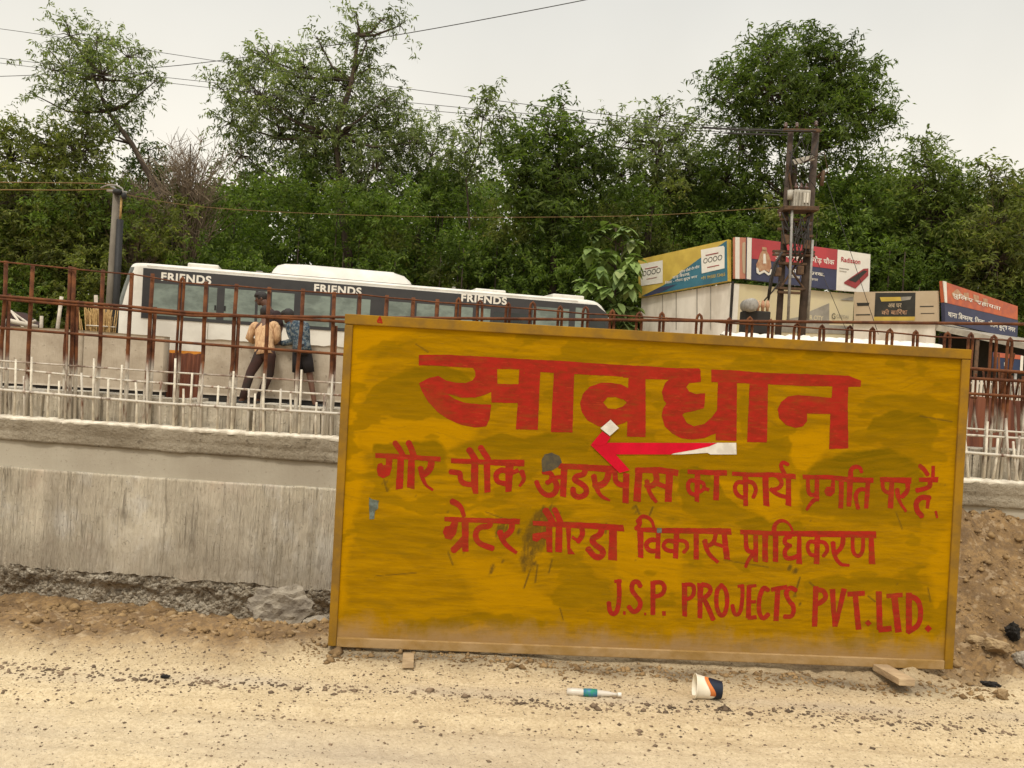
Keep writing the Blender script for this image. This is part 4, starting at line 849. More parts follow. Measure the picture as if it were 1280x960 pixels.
LINE3 = [
    Pg(Z3, (540, 542), (780, 550), (1025, 555), (1020, 590), (780, 582), (540, 572)), Pg(Z3, (590, 570), (630, 575), (615, 650), (585, 690), (545, 680), (530, 640), (545, 605), (575, 600)), Pg(Z3, (650, 570), (695, 575), (695, 765), (655, 765)), St(Z3, 44, (665, 685), (632, 725), (600, 755)), St(Z3, (40, 24), (590, 445), (645, 470), (665, 540)),
    St(Z3, 36, (835, 570), (830, 605), (765, 605), (735, 650), (750, 710), (850, 745)), St(Z3, 38, (975, 575), (970, 635), (905, 680)), St(Z3, (40, 22), (895, 640), (922, 715), (1000, 772)),
    Pg(Z4, (80, 465), (200, 470), (400, 475), (660, 492), (668, 535), (520, 520), (300, 510), (150, 500), (80, 495)), Pg(Z4, (80, 548), (160, 535), (200, 540), (195, 595), (140, 575), (110, 600), (80, 590)), Pg(Z4, (165, 478), (205, 485), (208, 670), (170, 665)), Pg(Z4, (228, 478), (272, 488), (270, 670), (225, 665)), St(Z4, 42, (165, 400), (190, 440), (210, 482)), St(Z4, 38, (222, 395), (240, 430), (260, 475)),
    Pg(Z4, (292, 495), (328, 500), (322, 640), (355, 682), (305, 678)), St(Z4, 32, (395, 505), (402, 555), (372, 598)), St(Z4, 20, (375, 595), (335, 570)), St(Z4, 38, (525, 510), (515, 558), (455, 580), (480, 622), (530, 650), (530, 690), (485, 705), (435, 645)), Pg(Z4, (570, 495), (620, 505), (620, 720), (565, 715)),
    Pg(Z4, (735, 510), (770, 508), (900, 512), (1290, 512), (1290, 550), (900, 545), (770, 535)), Pg(Z5, (-5, 575), (470, 580), (478, 630), (-5, 612)), Pg(Z4, (750, 525), (790, 530), (790, 705), (755, 700)), St(Z4, (30, 18), (755, 470), (775, 437), (815, 440), (845, 465), (858, 515)), St(Z4, 30, (745, 515), (765, 495), (765, 455)),
    St(Z4, 30, (885, 590), (830, 585), (800, 622), (830, 662), (885, 655)), Pg(Z4, (870, 535), (900, 540), (898, 710), (865, 705)), Pg(Z4, (985, 540), (1020, 540), (1012, 710), (978, 705)), St(Z4, 28, (990, 598), (940, 588), (912, 625), (938, 655), (990, 660)), St(Z4, 26, (1010, 590), (1060, 595), (1075, 635), (1050, 665)), Pg(Z4, (1110, 540), (1145, 540), (1145, 715), (1112, 712)),
    St(Z5, 36, (350, 620), (340, 680), (300, 718), (265, 710)), St(Z5, (44, 26), (262, 680), (285, 775), (365, 848)), St(Z5, 30, (330, 695), (410, 722)), Pg(Z5, (395, 620), (440, 625), (465, 830), (415, 825)),
    Pg(Z5, (545, 588), (800, 600), (1290, 600), (1290, 648), (800, 635), (545, 625)), Pg(Z6, (-5, 570), (640, 572), (642, 625), (-5, 612)), St(Z5, 36, (590, 625), (592, 740), (620, 768), (675, 765)), Pg(Z5, (650, 630), (690, 635), (688, 850), (650, 840)), St(Z5, (36, 26), (660, 770), (610, 830), (588, 885)), Pg(Z5, (722, 630), (768, 635), (768, 850), (722, 845)), Pg(Z5, (808, 625), (850, 630), (850, 850), (805, 845)), St(Z5, (42, 16), (815, 605), (820, 545), (870, 512), (930, 530), (965, 595)),
    St(Z5, 34, (945, 645), (905, 655), (898, 700), (945, 718)), St(Z5, 36, (945, 715), (898, 750), (905, 815), (955, 822), (1010, 795)), Pg(Z5, (1000, 640), (1035, 640), (1040, 865), (995, 860)), Pg(Z5, (1140, 640), (1185, 645), (1178, 865), (1135, 860)), St(Z5, 32, (1150, 690), (1095, 680), (1080, 735), (1105, 790), (1150, 795)), St(Z5, 32, (1175, 685), (1225, 690), (1250, 745), (1212, 800)),
    St(Z6, 36, (390, 615), (385, 690), (335, 740)), St(Z6, (40, 20), (312, 660), (320, 755), (365, 828), (432, 832)), St(Z6, 30, (462, 615), (462, 735), (500, 768), (540, 735), (542, 615)), Pg(Z6, (582, 605), (620, 610), (635, 825), (585, 820))]
LINE4 = [
    St(Z7, 34, (192, 150), (200, 230), (195, 330), (170, 395), (130, 385), (122, 310)), St(Z7, 24, (165, 155), (210, 152)), St(Z7, 26, (230, 385), (240, 385)), St(Z7, 34, (350, 188), (335, 155), (295, 160), (285, 220), (325, 265), (355, 305), (345, 355), (300, 385), (268, 340)), St(Z7, 20, (382, 392), (392, 392)),
    Pg(Z7, (425, 155), (462, 155), (460, 400), (425, 400)), St(Z7, 32, (450, 165), (510, 160), (532, 205), (510, 252), (450, 268)), St(Z7, 34, (515, 388), (530, 388)),
    Pg(Z7, (652, 165), (692, 168), (690, 415), (655, 405)), St(Z7, 30, (680, 178), (730, 175), (748, 220), (725, 275), (675, 288)), Pg(Z7, (765, 165), (812, 170), (800, 425), (768, 420)), St(Z7, 34, (800, 178), (855, 188), (865, 235), (800, 290)), St(Z7, 36, (815, 285), (845, 345), (880, 430)),
    St(Z7, 32, (945, 180), (905, 220), (903, 340), (930, 405), (962, 400), (985, 330), (978, 220), (938, 180)), St(Z7, 30, (1092, 185), (1095, 280), (1078, 390), (1035, 402), (1020, 330)), St(Z7, 22, (1062, 192), (1100, 185)),
    Pg(Z7, (1125, 185), (1160, 185), (1155, 430), (1118, 420)), St(Z7, 24, (1140, 192), (1192, 185)), St(Z7, 24, (1140, 305), (1188, 302)), St(Z7, 28, (1135, 422), (1192, 415)),
    St(Z8, 28, (98, 135), (70, 115), (45, 175), (40, 265), (65, 318), (98, 285)), St(Z8, 26, (122, 132), (212, 116)), St(Z8, 32, (158, 130), (148, 320)), St(Z8, 28, (268, 135), (235, 115), (205, 150), (225, 200), (260, 235), (250, 300), (200, 298)),
    St(Z8, 34, (392, 118), (385, 355)), St(Z8, 30, (390, 132), (445, 138), (458, 190), (400, 222)), St(Z8, (34, 26), (495, 135), (508, 355)), St(Z8, (34, 26), (566, 132), (514, 355)), St(Z8, 30, (592, 160), (688, 155)), St(Z8, 34, (635, 165), (655, 372)), St(Z8, 30, (708, 330), (722, 346)),
    St(Z8, 36, (780, 150), (785, 375)), St(Z8, 34, (782, 380), (852, 372)), St(Z8, 28, (832, 172), (922, 165)), St(Z8, 40, (875, 172), (900, 388)), St(Z8, 38, (965, 158), (966, 390)), St(Z8, 32, (962, 168), (1020, 190), (1040, 260), (1030, 350), (962, 392)), St(Z8, 34, (1076, 364), (1092, 380))]
paint('heading_lettering', HEAD, MAT['red'], ppl, 0.0008, board, 0.4, 0.02, 0.35, 1)
paint('second_line_lettering', LINE2, MAT['red'], ppl, 0.0008, board, 0.3, 0.035, 0.45, 2)
paint('third_line_lettering', LINE3, MAT['red'], ppl, 0.0008, board, 0.3, 0.035, 0.45, 3)
paint('company_lettering', LINE4, MAT['red'], ppl, 0.0008, board, 0.3, 0.03, 0.4, 4)
Zt = tr(400, 380, 5.333); SCL[Zt] = 5.333
fpl = Plane(c_bl + SN * 0.001, SN)
paint('batten_mark', [St(Zt, 9, (400, 84), (378, 122), (415, 122)), St(Zt, 9, (400, 84), (412, 128)), St(Zt, 9, (388, 108), (412, 106))], MAT['red'], fpl, 0.0008, board, 0.25, 0.02, 0.2, 6)
paint('patch', [('poly', [(678, 590), (677, 575), (681, 568), (690, 566), (699, 570), (702, 578), (697, 584), (690, 588)])], MAT['greyp'], ppl, 0.0012, board, 0.3, 0.0, 0.6, 7)
paint('patch', [Pg(Z3, (58, 415), (75, 430), (120, 440), (115, 490), (95, 505), (90, 555), (62, 558))], MAT['bluep'], ppl, 0.0012, board, 0.3, 0.03, 0.6, 8)
paint('patch', [('poly', [(821, 660), (827, 660), (827, 666), (821, 666)])], MAT['bluep'], ppl, 0.0014, board, 0.3, 0, 0.3, 9)
def sticker(name, polys, mat, off, parent=board):
    m = MB()
    for pg in polys: m.prism([ppl.at(x, y, off) for x, y in pg], SN * 0.0006)
    return m.build(name, mat, parent)
arrow = sticker('tape_arrow', [[(757, 553.5), (830, 553.5), (920, 553.5), (920.5, 568), (888, 568), (884, 566), (850, 568), (770, 567)]], MAT['tapew'], 0.0016)
sticker('red_strip', [[(752, 553.2), (830, 553.4), (896, 553.6), (886, 558), (868, 562), (842, 566.5), (838, 568), (770, 568)]], MAT['tape'], 0.0024, arrow)
sticker('red_strip', [Z1([(1015, 580), (1060, 560), (1100, 575), (1225, 715), (1170, 730)])], MAT['tape'], 0.0034, arrow)
sticker('red_strip', [Z1([(1020, 576), (1045, 545), (1078, 508), (1122, 540), (1098, 575), (1062, 585)])], MAT['tape'], 0.0042, arrow)
sticker('white_end', [Z1([(1068, 492), (1122, 446), (1166, 490), (1118, 532)])], MAT['tapew'], 0.0052, arrow)
# timber chocks under the board
def chock(pa, pb, da, db, w_, h_, label):
    a = U(*pa, da); b = U(*pb, db); X_ = (b - a); ln = X_.length; X_.normalize(); Y_ = Vector((0, 0, 1)).cross(X_).normalized(); Z_ = X_.cross(Y_)
    m = MB(); m.box((a + b) / 2, ln, w_, h_, X_, Y_, Z_, bev=0.003); o = m.build('timber_chock', MAT['plank'], None, origin=(a + b) / 2)
    return tag(o, label, 'wood block')
chock((511, 818), (510, 829), 3.10, 2.90, 0.042, 0.036, 'short pale timber block jammed under the left part of the yellow board')
chock((1100, 834), (1134, 853), 3.12, 2.93, 0.062, 0.026, 'slanting pale timber wedge jammed under the right part of the yellow board')

# ------------------------------------------------------------------ litter
def litter_point(px, py):
    r = ray(px, py); t = (0.0 - EYE) / r.z; p = CAMP + r * t
    for _ in range(6): t = (gz(p.x, p.y) - EYE) / r.z; p = CAMP + r * t
    return p
p = litter_point(741, 870); q = litter_point(707, 868); q2 = litter_point(773, 872)
X_ = Vector((q2.x - q.x, q2.y - q.y, 0)).normalized()
bt = thing('plastic_bottle', p, 'crushed clear plastic bottle with a green label lying on the sand', 'bottle')
ax = lambda s, z=0.0: p + X_ * s + Vector((0, 0, 0.011 + z + (q2.z - q.z) * 0))
MB().tube([ax(-.092), ax(-.09), ax(-.07), ax(-.03), ax(0.0), ax(.03), ax(.055), ax(.072), ax(.085)], [.007, .011, .0135, .012, .0135, .011, .009, .0055, .005], 12).build('body', MAT['bottle'], bt)
MB().tube([ax(-.034), ax(-.012), ax(.014)], [.0132, .0142, .0138], 12).build('wrapper', MAT['blabel'], bt)
MB().tube([ax(.086), ax(.099)], [.0075, .0075], 10).build('cap', MAT['pwhite'], bt)
p = litter_point(884, 872)
cu = thing('paper_cup', p, 'paper cup with cream, orange and navy print tipped on its side on the sand', 'cup')
X_ = Vector((0.995, -0.03, 0)).normalized(); r0, r1, ln = 0.041, 0.029, 0.092
ca = p + Vector((0, 0, 0.038)) - X_ * ln / 2; cb = p + Vector((0, 0, 0.030)) + X_ * ln / 2
lr = lambda t: (ca.lerp(cb, t), r0 + (r1 - r0) * t)
def cupseg(t0, t1, o_=0.0, jag=0.0, nseg=28):
    m = MB(); A_, ra = lr(t0); B_, rb = lr(t1); ax_ = (cb - ca).normalized(); a = ax_.cross(Vector((0, 0, 1))).normalized(); b = ax_.cross(a)
    vs = []
    for i in range(nseg):
        an = 2 * math.pi * i / nseg; dirv = a * math.cos(an) + b * math.sin(an)
        j0 = jag * math.sin(an * 2 + 1) * 0.12 if jag else 0
        P0, R0 = lr(max(0, t0 + j0)); vs.append(P0 + dirv * (R0 + o_)); vs.append(B_ + dirv * (rb + o_))
    fs = [(2 * i, 2 * ((i + 1) % nseg), 2 * ((i + 1) % nseg) + 1, 2 * i + 1) for i in range(nseg)]
    m.add(vs, fs, True); return m
ax_ = (cb - ca).normalized(); e1 = ax_.cross(Vector((0, 0, 1))).normalized(); e2 = ax_.cross(e1); m = MB(); ringv = []
cprof = [(1.0, -0.004), (0.985, 0.0), (0.5, 0.0), (0.02, 0.0), (0.01, 0.0022), (-0.012, 0.0022), (-0.015, 0.0), (0.02, -0.0012), (0.5, -0.0012), (0.95, -0.0012), (0.95, -0.02), (0.95, -0.0288)]
for t_, o_ in cprof:
    for i in range(28):
        an = 2 * math.pi * i / 28; rr_ = max(0.0004, r0 + (r1 - r0) * t_ + o_); ringv.append(ca.lerp(cb, t_) + (e1 * math.cos(an) + e2 * math.sin(an)) * rr_ * (1 + 0.03 * math.sin(2 * an)))
m.add(ringv, [(28 * j_ + i, 28 * j_ + (i + 1) % 28, 28 * (j_ + 1) + (i + 1) % 28, 28 * (j_ + 1) + i) for j_ in range(len(cprof) - 1) for i in range(28)], True)
m.build('cup_wall', MAT['cupw'], cu)
cupseg(0.42, 1.0, 0.0008, 1.0).build('orange_print', MAT['cupo'], cu); cupseg(0.60, 1.0, 0.0016, 1.3).build('navy_print', MAT['cupn'], cu)

# ------------------------------------------------------------------ far side: barriers, sheet, straw, sticks
def block(name, pl, pts, thick, mat, parent=None, base=None):
    P = [pl.at(*q) for q in pts]
    if base is not None:
        P[2].z = base; P[3].z = base
        P[2].x, P[2].y = P[1].x, P[1].y; P[3].x, P[3].y = P[0].x, P[0].y
    m = MB(); m.prism(P, -pl.n * thick); return m.build(name, mat, parent, None if parent else (P[2] + P[3]) / 2)
GB = 0.24
def rough_slab(name, pl, tl, tr_, zb, thick, mat, label, cat, amp=0.02, seed=1):
    a = pl.at(*tl); b = pl.at(*tr_); nu_ = 60; nv_ = 22; V = []; 
    for j in range(nv_ + 1):
        for i in range(nu_ + 1):
            t = i / nu_; top = a.lerp(b, t); z = zb + (top.z - zb) * j / nv_
            V.append((top.x, top.y, z, t))
    V = np.array(V); L_ = (b - a).length; dn = fbm(V[:, 3] * L_ * 2, V[:, 2] * 2, seed, 4) * amp
    top_edge = (np.arange(len(V)) // (nu_ + 1) == nv_); V[:, 2] += np.where(top_edge, fbm(V[:, 3] * L_ * 3, V[:, 2] * 0, seed + 7, 3) * amp * 1.6, 0)
    W = V[:, :3] + dn[:, None] * np.array(pl.n); B_ = W - np.array(pl.n) * thick
    ix = np.arange(len(V)).reshape(nv_ + 1, nu_ + 1)
    fr = np.stack([ix[:-1, :-1], ix[:-1, 1:], ix[1:, 1:], ix[1:, :-1]], -1).reshape(-1, 4); bk = fr[:, ::-1] + len(V)
    def rim(e): return np.stack([e[:-1], e[:-1] + len(V), e[1:] + len(V), e[1:]], -1)
    Fc = np.concatenate([fr, bk, rim(ix[-1]), rim(ix[0])[:, ::-1], rim(ix[:, 0])[:, ::-1], rim(ix[:, -1])])
    o = np_mesh(name, np.concatenate([W, B_]), Fc, mat, None, False, origin=Vector(((a.x + b.x) / 2, (a.y + b.y) / 2, zb)))
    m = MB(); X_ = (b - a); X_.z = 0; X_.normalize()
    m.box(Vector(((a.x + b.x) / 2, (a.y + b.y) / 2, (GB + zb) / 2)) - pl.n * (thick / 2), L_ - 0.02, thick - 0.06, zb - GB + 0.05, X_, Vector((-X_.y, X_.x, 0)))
    m.build('gap_shade', MAT['dk'], o)  # near-black box added to stand in for the shaded gap below the slab
    return tag(o, label, cat)
bp = vplane(0, 440, 14.4, 640, 460, 14.4)
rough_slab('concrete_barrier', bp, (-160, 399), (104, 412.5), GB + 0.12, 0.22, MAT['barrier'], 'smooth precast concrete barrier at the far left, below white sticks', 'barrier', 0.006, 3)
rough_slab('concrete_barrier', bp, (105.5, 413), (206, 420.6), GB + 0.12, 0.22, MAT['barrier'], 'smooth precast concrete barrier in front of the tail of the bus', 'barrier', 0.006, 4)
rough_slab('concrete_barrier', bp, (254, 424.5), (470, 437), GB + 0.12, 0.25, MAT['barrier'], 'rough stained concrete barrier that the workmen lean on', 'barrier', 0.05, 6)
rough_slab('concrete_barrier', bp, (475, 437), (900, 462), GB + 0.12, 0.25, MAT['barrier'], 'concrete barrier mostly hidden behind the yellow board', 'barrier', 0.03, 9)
def corrugated(name, pl, tl, tr_, zb, mat, label, pitch=0.08, amp=0.012, cat='metal sheet'):
    a = pl.at(*tl); b = pl.at(*tr_); L_ = (b - a).length; n_ = int(L_ / pitch * 8); V = []
    for i in range(n_ + 1):
        t = i / n_; p_ = a.lerp(b, t); o_ = amp * math.sin(t * L_ / pitch * 2 * math.pi); q_ = p_ + pl.n * o_
        V += [(q_.x, q_.y, q_.z + 0.01 * math.sin(t * 23)), (q_.x, q_.y, zb)]
    V2_ = [(v[0] - pl.n.x * 0.004, v[1] - pl.n.y * 0.004, v[2]) for v in V]
    m = MB(); fs = [(2 * i, 2 * i + 1, 2 * i + 3, 2 * i + 2) for i in range(n_)]; m.add(V, fs, True); m.add(V2_, [f[::-1] for f in fs], True)
    o = m.build(name, mat, None, origin=Vector(((a.x + b.x) / 2, (a.y + b.y) / 2, zb))); return tag(o, label, cat)
corrugated('rusty_sheet', vplane(0, 440, 14.9, 640, 460, 14.9), (204, 440), (256, 443), GB, MAT['rustsheet'], 'rust red corrugated sheet filling the gap between two concrete barriers')
corrugated('rusty_sheet', vplane(1200, 500, 8.2, 1280, 500, 8.0), (1196, 495), (1640, 522), GB, MAT['rustsheet'], 'rust red corrugated sheet fencing right of the yellow board', 0.09)
# straw sheaf
base = U(126, 416, 15.3); sh = thing('straw_sheaf', Vector((base.x, base.y, GB)), 'brown bundle of dry stalks standing behind the barrier beside the bus tail', 'straw bundle')
m = MB(); rr = random.Random(3)
for _ in range(130):
    px = rr.gauss(126, 9); px = min(max(px, 106), 146); b = U(126 + (px - 126) * 0.7, 415, 15.3 + rr.uniform(-.12, .12)); b.z = GB
    t = U(px + rr.gauss((px - 126) * .25, 3.5), rr.uniform(379, 400), 15.3 + rr.uniform(-.15, .15)); m.tube([b, (b + t) / 2 + Vector((rr.uniform(-.03, .03), 0, 0)), t], [0.014, 0.016, 0.008], 4)
m.build('stalks', MAT['straw'], sh)
ct = b = U(126, 408, 15.3); m = MB(); m.tube([ct + Vector((0.27 * math.cos(a), 0.16 * math.sin(a), 0)) for a in np.linspace(0, 6.3, 16)], 0.014, 5); m.build('binding', MAT['stick'], sh)
def stick(a, b, d1, d2, r, label, mat='stick'):
    A_ = U(*a, d1); B_ = U(*b, d2); base = Vector((B_.x, B_.y, GB)) if B_.z < A_.z else B_
    m = MB(); m.tube([A_, (A_ + B_) / 2, B_], r, 6); o = m.build('stick', MAT[mat], None, origin=B_); return tag(o, label, 'stick')
stick((77, 371), (70, 425), 15.0, 14.85, 0.035, 'tall whitish stick upright left of the straw bundle')
stick((120, 369), (120, 430), 15.7, 15.7, 0.035, 'whitish stick poking up through the straw bundle')
stick((52, 395), (51, 425), 15.2, 15.2, 0.03, 'short whitish stick behind the far left barrier')
stick((8, 400), (47, 409), 15.1, 15.3, 0.05, 'long pale pole lying along the far left barrier top')
# collapsed tarpaulin frame on the far left
c0 = U(22, 411, 15.8); tp = thing('tarpaulin_heap', Vector((c0.x, c0.y, GB)), 'low dark tent shaped heap with pale edges behind the far left barrier', 'heap')
A_, B_, C_, D_ = U(3, 411, 15.8), U(14, 389, 16.2), U(36, 405, 15.9), U(30, 411, 15.5)
m = MB(); m.prism([Vector((A_.x, A_.y, GB)), A_, B_, C_, Vector((C_.x, C_.y, GB))], Vector((0, .5, 0))); m.build('cover', MAT['dkpants'], tp)
m = MB(); m.tube([A_, B_, C_, U(44, 401, 15.8)], 0.03, 6); m.tube([B_, D_], 0.025, 6); m.build('poles', MAT['stick'], tp)
# white sheeting above the board
sp_ = vplane(900, 415, 11.0, 1150, 430, 11.0)
m = MB(); rr = random.Random(8); pts = []
for i in range(60):
    px = 905 + i * 4.6; pts.append((px, 417 + (px - 905) * 0.055 - 3.4 * abs(math.sin(i * 0.9)) - rr.random() * 1.6))
V = []
for px, py in pts:
    t = sp_.at(px, py); V += [Vector((t.x, t.y + 0.9, GB)), t + Vector((0, 0.2, 0)), t - Vector((0, 0.03, 0.02)), Vector((t.x, t.y - 0.18, t.z - 0.16)), Vector((t.x + 0.12 * math.sin(px * .7), t.y - 0.75 - 0.15 * math.sin(px * .31), GB))]
fs = []
for i in range(len(pts) - 1):
    for k_ in range(4): fs.append((5 * i + k_, 5 * i + k_ + 1, 5 * i + k_ + 6, 5 * i + k_ + 5))
m.add(V, fs, True); tag(m.build('plastic_sheeting', MAT['sack'], None, origin=Vector((sp_.at(1040, 440).x, 11, GB))), 'crumpled white plastic sheeting heaped just above the top edge of the board', 'sheeting')

# ------------------------------------------------------------------ text helper
def text_obj(name, s, mat, parent, O, X_, Z_, N_, width=None, height=None, off=0.006, bold=0.0, spc=1.0):
    """O: left end of the baseline; X_ reading direction; size set by width and cap height"""
    cu_ = bpy.data.curves.new('txt', 'FONT'); cu_.body = s; cu_.size = 1; cu_.offset = bold; cu_.space_character = spc
    ob = bpy.data.objects.new('txt', cu_); COL.objects.link(ob)
    dg = bpy.context.evaluated_depsgraph_get(); me = bpy.data.meshes.new_from_object(ob.evaluated_get(dg))
    bpy.data.objects.remove(ob); bpy.data.curves.remove(cu_)
    n_ = len(me.vertices); co_ = np.empty(n_ * 3); me.vertices.foreach_get('co', co_); co_ = co_.reshape(-1, 3)
    x0, x1 = co_[:, 0].min(), co_[:, 0].max(); y1 = co_[:, 1].max(); y0 = co_[:, 1].min()
    sx = width / (x1 - x0) if width else height; sy = height / (y1 - y0) if height else sx
    og = wloc(parent)
    W = np.array(O - og)[None] + ((co_[:, 0] - x0) * sx)[:, None] * np.array(X_) + ((co_[:, 1] - y0) * sy)[:, None] * np.array(Z_) + off * np.array(N_)
    me.vertices.foreach_set('co', W.ravel()); me.update(); me.name = name; me.materials.clear()
    return link_mesh(name, me, mat, parent)
def text_on(name, s, mat, parent, pl, p0, p1, hpx, off=0.008, bold=0.01):
    a = pl.at(*p0); b = pl.at(*p1); X_ = (b - a); wd = X_.length; X_.normalize(); d = a.y
    return text_obj(name, s, mat, parent, a, X_, Vector((0, 0, 1)), pl.n, wd, hpx * d / F, off, bold)
def flat(name, pl, polys, mat, parent, off, thick=0.003):
    m = MB()
    for pg in polys: m.prism([pl.at(x, y, off) for x, y in pg], pl.n * thick)
    return m.build(name, mat, parent)

# ------------------------------------------------------------------ bus
BL = U(152, 390, 18.7); BR = U(772, 420, 21.9)
BX = Vector((BR.x - BL.x, BR.y - BL.y, 0)); BLEN = BX.length; BX.normalize(); BN = Vector((BX.y, -BX.x, 0))
bpl = Plane(BL, BN)
zl = bpl.at(168, 328).z; zr = bpl.at(690, 371.5).z
sl_ = lambda P: (P - BL).dot(BX)
slope = (zr - zl) / (sl_(bpl.at(690, 371)) - sl_(bpl.at(168, 328)))
BZ0 = zl - slope * sl_(bpl.at(168, 328))       # roof height at s=0
def BP(s, t, dz): return Vector((BL.x, BL.y, 0)) + BX * s - BN * t + Vector((0, 0, BZ0 + slope * s + dz))   # t: into the bus, dz below roof line
bus = thing('bus', BP(BLEN / 2, 1.25, -3.05), 'long white coach with charcoal window band and rooftop pod parked behind the barriers', 'bus')
BWID = 2.5
def outline(dz, grow=0.0, n_=10):
    """plan outline (s,t), curved rear at small s; rear leans in toward the roof"""
    d = -dz
    s0 = 0.0 + 0.12 * max(0, 1 - d / 1.0) ** 1.5 - 0.22 * min(1, d / 1.6)
    s1 = BLEN + 0.03 - 0.35 * max(0, 1 - d / 0.6) ** 2 - 0.20 * max(0, 1 - d / 1.6)
    r = 0.42; pts = []
    ins = -grow
    for k_ in range(n_ + 1):      # near rear corner
        a = math.pi / 2 * k_ / n_; pts.append((s0 + ins + 0.32 * (1 - math.cos(a)) , ins + 0.32 * (1 - math.sin(a))))
    for k_ in range(n_ + 1):      # near front corner
        a = math.pi / 2 * k_ / n_; pts.append((s1 - ins - r * (1 - math.sin(a)), ins + r * (1 - math.cos(a))))
    pts += [(s1 - ins + 0.05, BWID / 2)]
    for k_ in range(n_ + 1):
        a = math.pi / 2 * k_ / n_; pts.append((s1 - ins - r * (1 - math.cos(a)), BWID - ins - r * (1 - math.sin(a))))
    for k_ in range(n_ + 1):
        a = math.pi / 2 * k_ / n_; pts.append((s0 + ins + 0.32 * (1 - math.sin(a)), BWID - ins - 0.32 * (1 - math.cos(a))))
    pts += [(s0 + ins - 0.06, BWID / 2)]
    return pts
m = MB(); lev = [(-2.75, 0), (-2.6, 0), (-2.2, 0), (-1.9, 0), (-1.6, 0), (-1.3, 0), (-1.0, 0), (-0.7, 0), (-0.45, 0), (-0.3, 0), (-0.10, 0.0), (-0.03, -0.015), (0.005, -0.05), (0.022, -0.14), (0.035, -0.5)]
vs = []; npt = None
for dz, gr in lev:
    o_ = outline(min(dz, 0), gr); npt = len(o_); vs += [BP(s_, t_, dz) for s_, t_ in o_]
fs = []
for j in range(len(lev) - 1):
    for i in range(npt): fs.append((j * npt + i, j * npt + (i + 1) % npt, (j + 1) * npt + (i + 1) % npt, (j + 1) * npt + i))
fs.append(tuple((len(lev) - 1) * npt + i for i in range(npt))); fs.append(tuple(range(npt - 1, -1, -1)))
m.add(vs, fs, True); body = m.build('body', MAT['buswhite'], bus)
dzp = lambda px, py: bpl.at(px, py).z - BZ0 - slope * sl_(bpl.at(px, py))
def bpoly(px_list): return [(sl_(bpl.at(*q)), dzp(*q)) for q in px_list]
def bpanel(name, px_list, off, thick, mat, parent):
    m = MB(); m.prism([BP(s_, -off, dz) for s_, dz in bpoly(px_list)], BN * thick); return m.build(name, mat, parent)
band_top = dzp(178, 334.8); band_bot = dzp(178, 397.5); gl_top = dzp(190, 353.5); gl_bot = dzp(190, 394)
def bxp(s0, s1, d0, d1, off, thick, name, mat, parent):
    m = MB(); m.prism([BP(s0, -off, d0), BP(s1, -off, d0), BP(s1, -off, d1), BP(s0, -off, d1)], BN * thick); return m.build(name, mat, parent)
sx = lambda px: sl_(bpl.at(px, 375 + (px - 400) * 0.055))
band = bxp(sx(178), sx(745), band_bot, band_top, 0.004, 0.012, 'window_band', MAT['busband'], bus)
m = MB(); m.prism([BP(sx(745), -0.004, band_bot), BP(sx(763), -0.004, band_bot), BP(sx(759), -0.004, band_top - 0.22), BP(sx(745), -0.004, band_top)], BN * 0.010); m.build('window_band', MAT['busband'], bus)
wins = [(190, 222.5), (228, 256), (261, 271.5), (281, 319.5), (323, 335), (340, 368), (377, 413), (418, 446), (449, 463), (486, 513.5), (521, 543.5), (549, 568), (574, 591), (599, 613)]
for a, b in wins: bxp(sx(a), sx(b), gl_bot, gl_top, 0.017, 0.004, 'window', MAT['glass'], bus)
for a, b in [(617, 634), (637, 658)]: bxp(sx(a), sx(b), gl_bot, gl_top - 0.06, 0.017, 0.004, 'window', MAT['glassd'], bus)
bxp(sx(666), sx(711), gl_bot, gl_top + 0.16, 0.017, 0.004, 'window', MAT['glass'], bus)
bxp(sx(719), sx(733), gl_bot, gl_top + 0.22, 0.017, 0.004, 'window', MAT['glass'], bus)
bxp(sx(737), sx(757), gl_bot, gl_top + 0.06, 0.017, 0.004, 'window', MAT['glassd'], bus)
for px in (270, 282): bxp(sx(px) - .02, sx(px) + .02, (gl_bot + gl_top) / 2 - .16, (gl_bot + gl_top) / 2 - .04, 0.022, 0.012, 'window_latch', MAT['black'], bus)
for (a, b, yb, yt) in [(200.8, 263.3, 0, 0), (391.9, 451, 0, 0), (575.7, 632.6, 0, 0)]:
    s0, s1 = sx(a), sx(b); dtop = dzp(201, 341.5) if a < 300 else (dzp(392, 356) if a < 500 else dzp(576, 368.3)); hh = 0.2
    O = BP(s0, 0, dtop - hh + 0.025); Xd = (BP(s1, 0, 0) - BP(s0, 0, 0)).normalized()
    text_obj('lettering', 'FRIENDS', MAT['pwhite'], bus, O, Xd, Vector((0, 0, 1)), BN, s1 - s0, hh, 0.019, 0.036, 1.12)
# rooftop pod
ps0, ps1 = sl_(bpl.at(339, 344)), sl_(bpl.at(517, 354)); m = MB(); vs = []; nP = 14
prof = [(0.0, 0.0), (0.04, 0.14), (0.13, 0.25), (0.30, 0.31), (0.8, 0.335), (2.2, 0.335), (3.0, 0.335), (ps1 - ps0 - 0.45, 0.315), (ps1 - ps0 - 0.2, 0.25), (ps1 - ps0 - 0.06, 0.12), (ps1 - ps0, 0.0)]
for ds, hgt in prof:
    for k_ in range(nP + 1):
        t = k_ / nP; y_ = 0.12 + 2.2 * t; z_ = hgt * (1 - (2 * t - 1) ** 6) ** 0.5; vs.append(BP(ps0 + ds, y_, z_ + 0.03))
fs = [(j * (nP + 1) + i, j * (nP + 1) + i + 1, (j + 1) * (nP + 1) + i + 1, (j + 1) * (nP + 1) + i) for j in range(len(prof) - 1) for i in range(nP)]
m.add(vs, fs, True); m.build('air_conditioner_pod', MAT['buswhite'], bus)
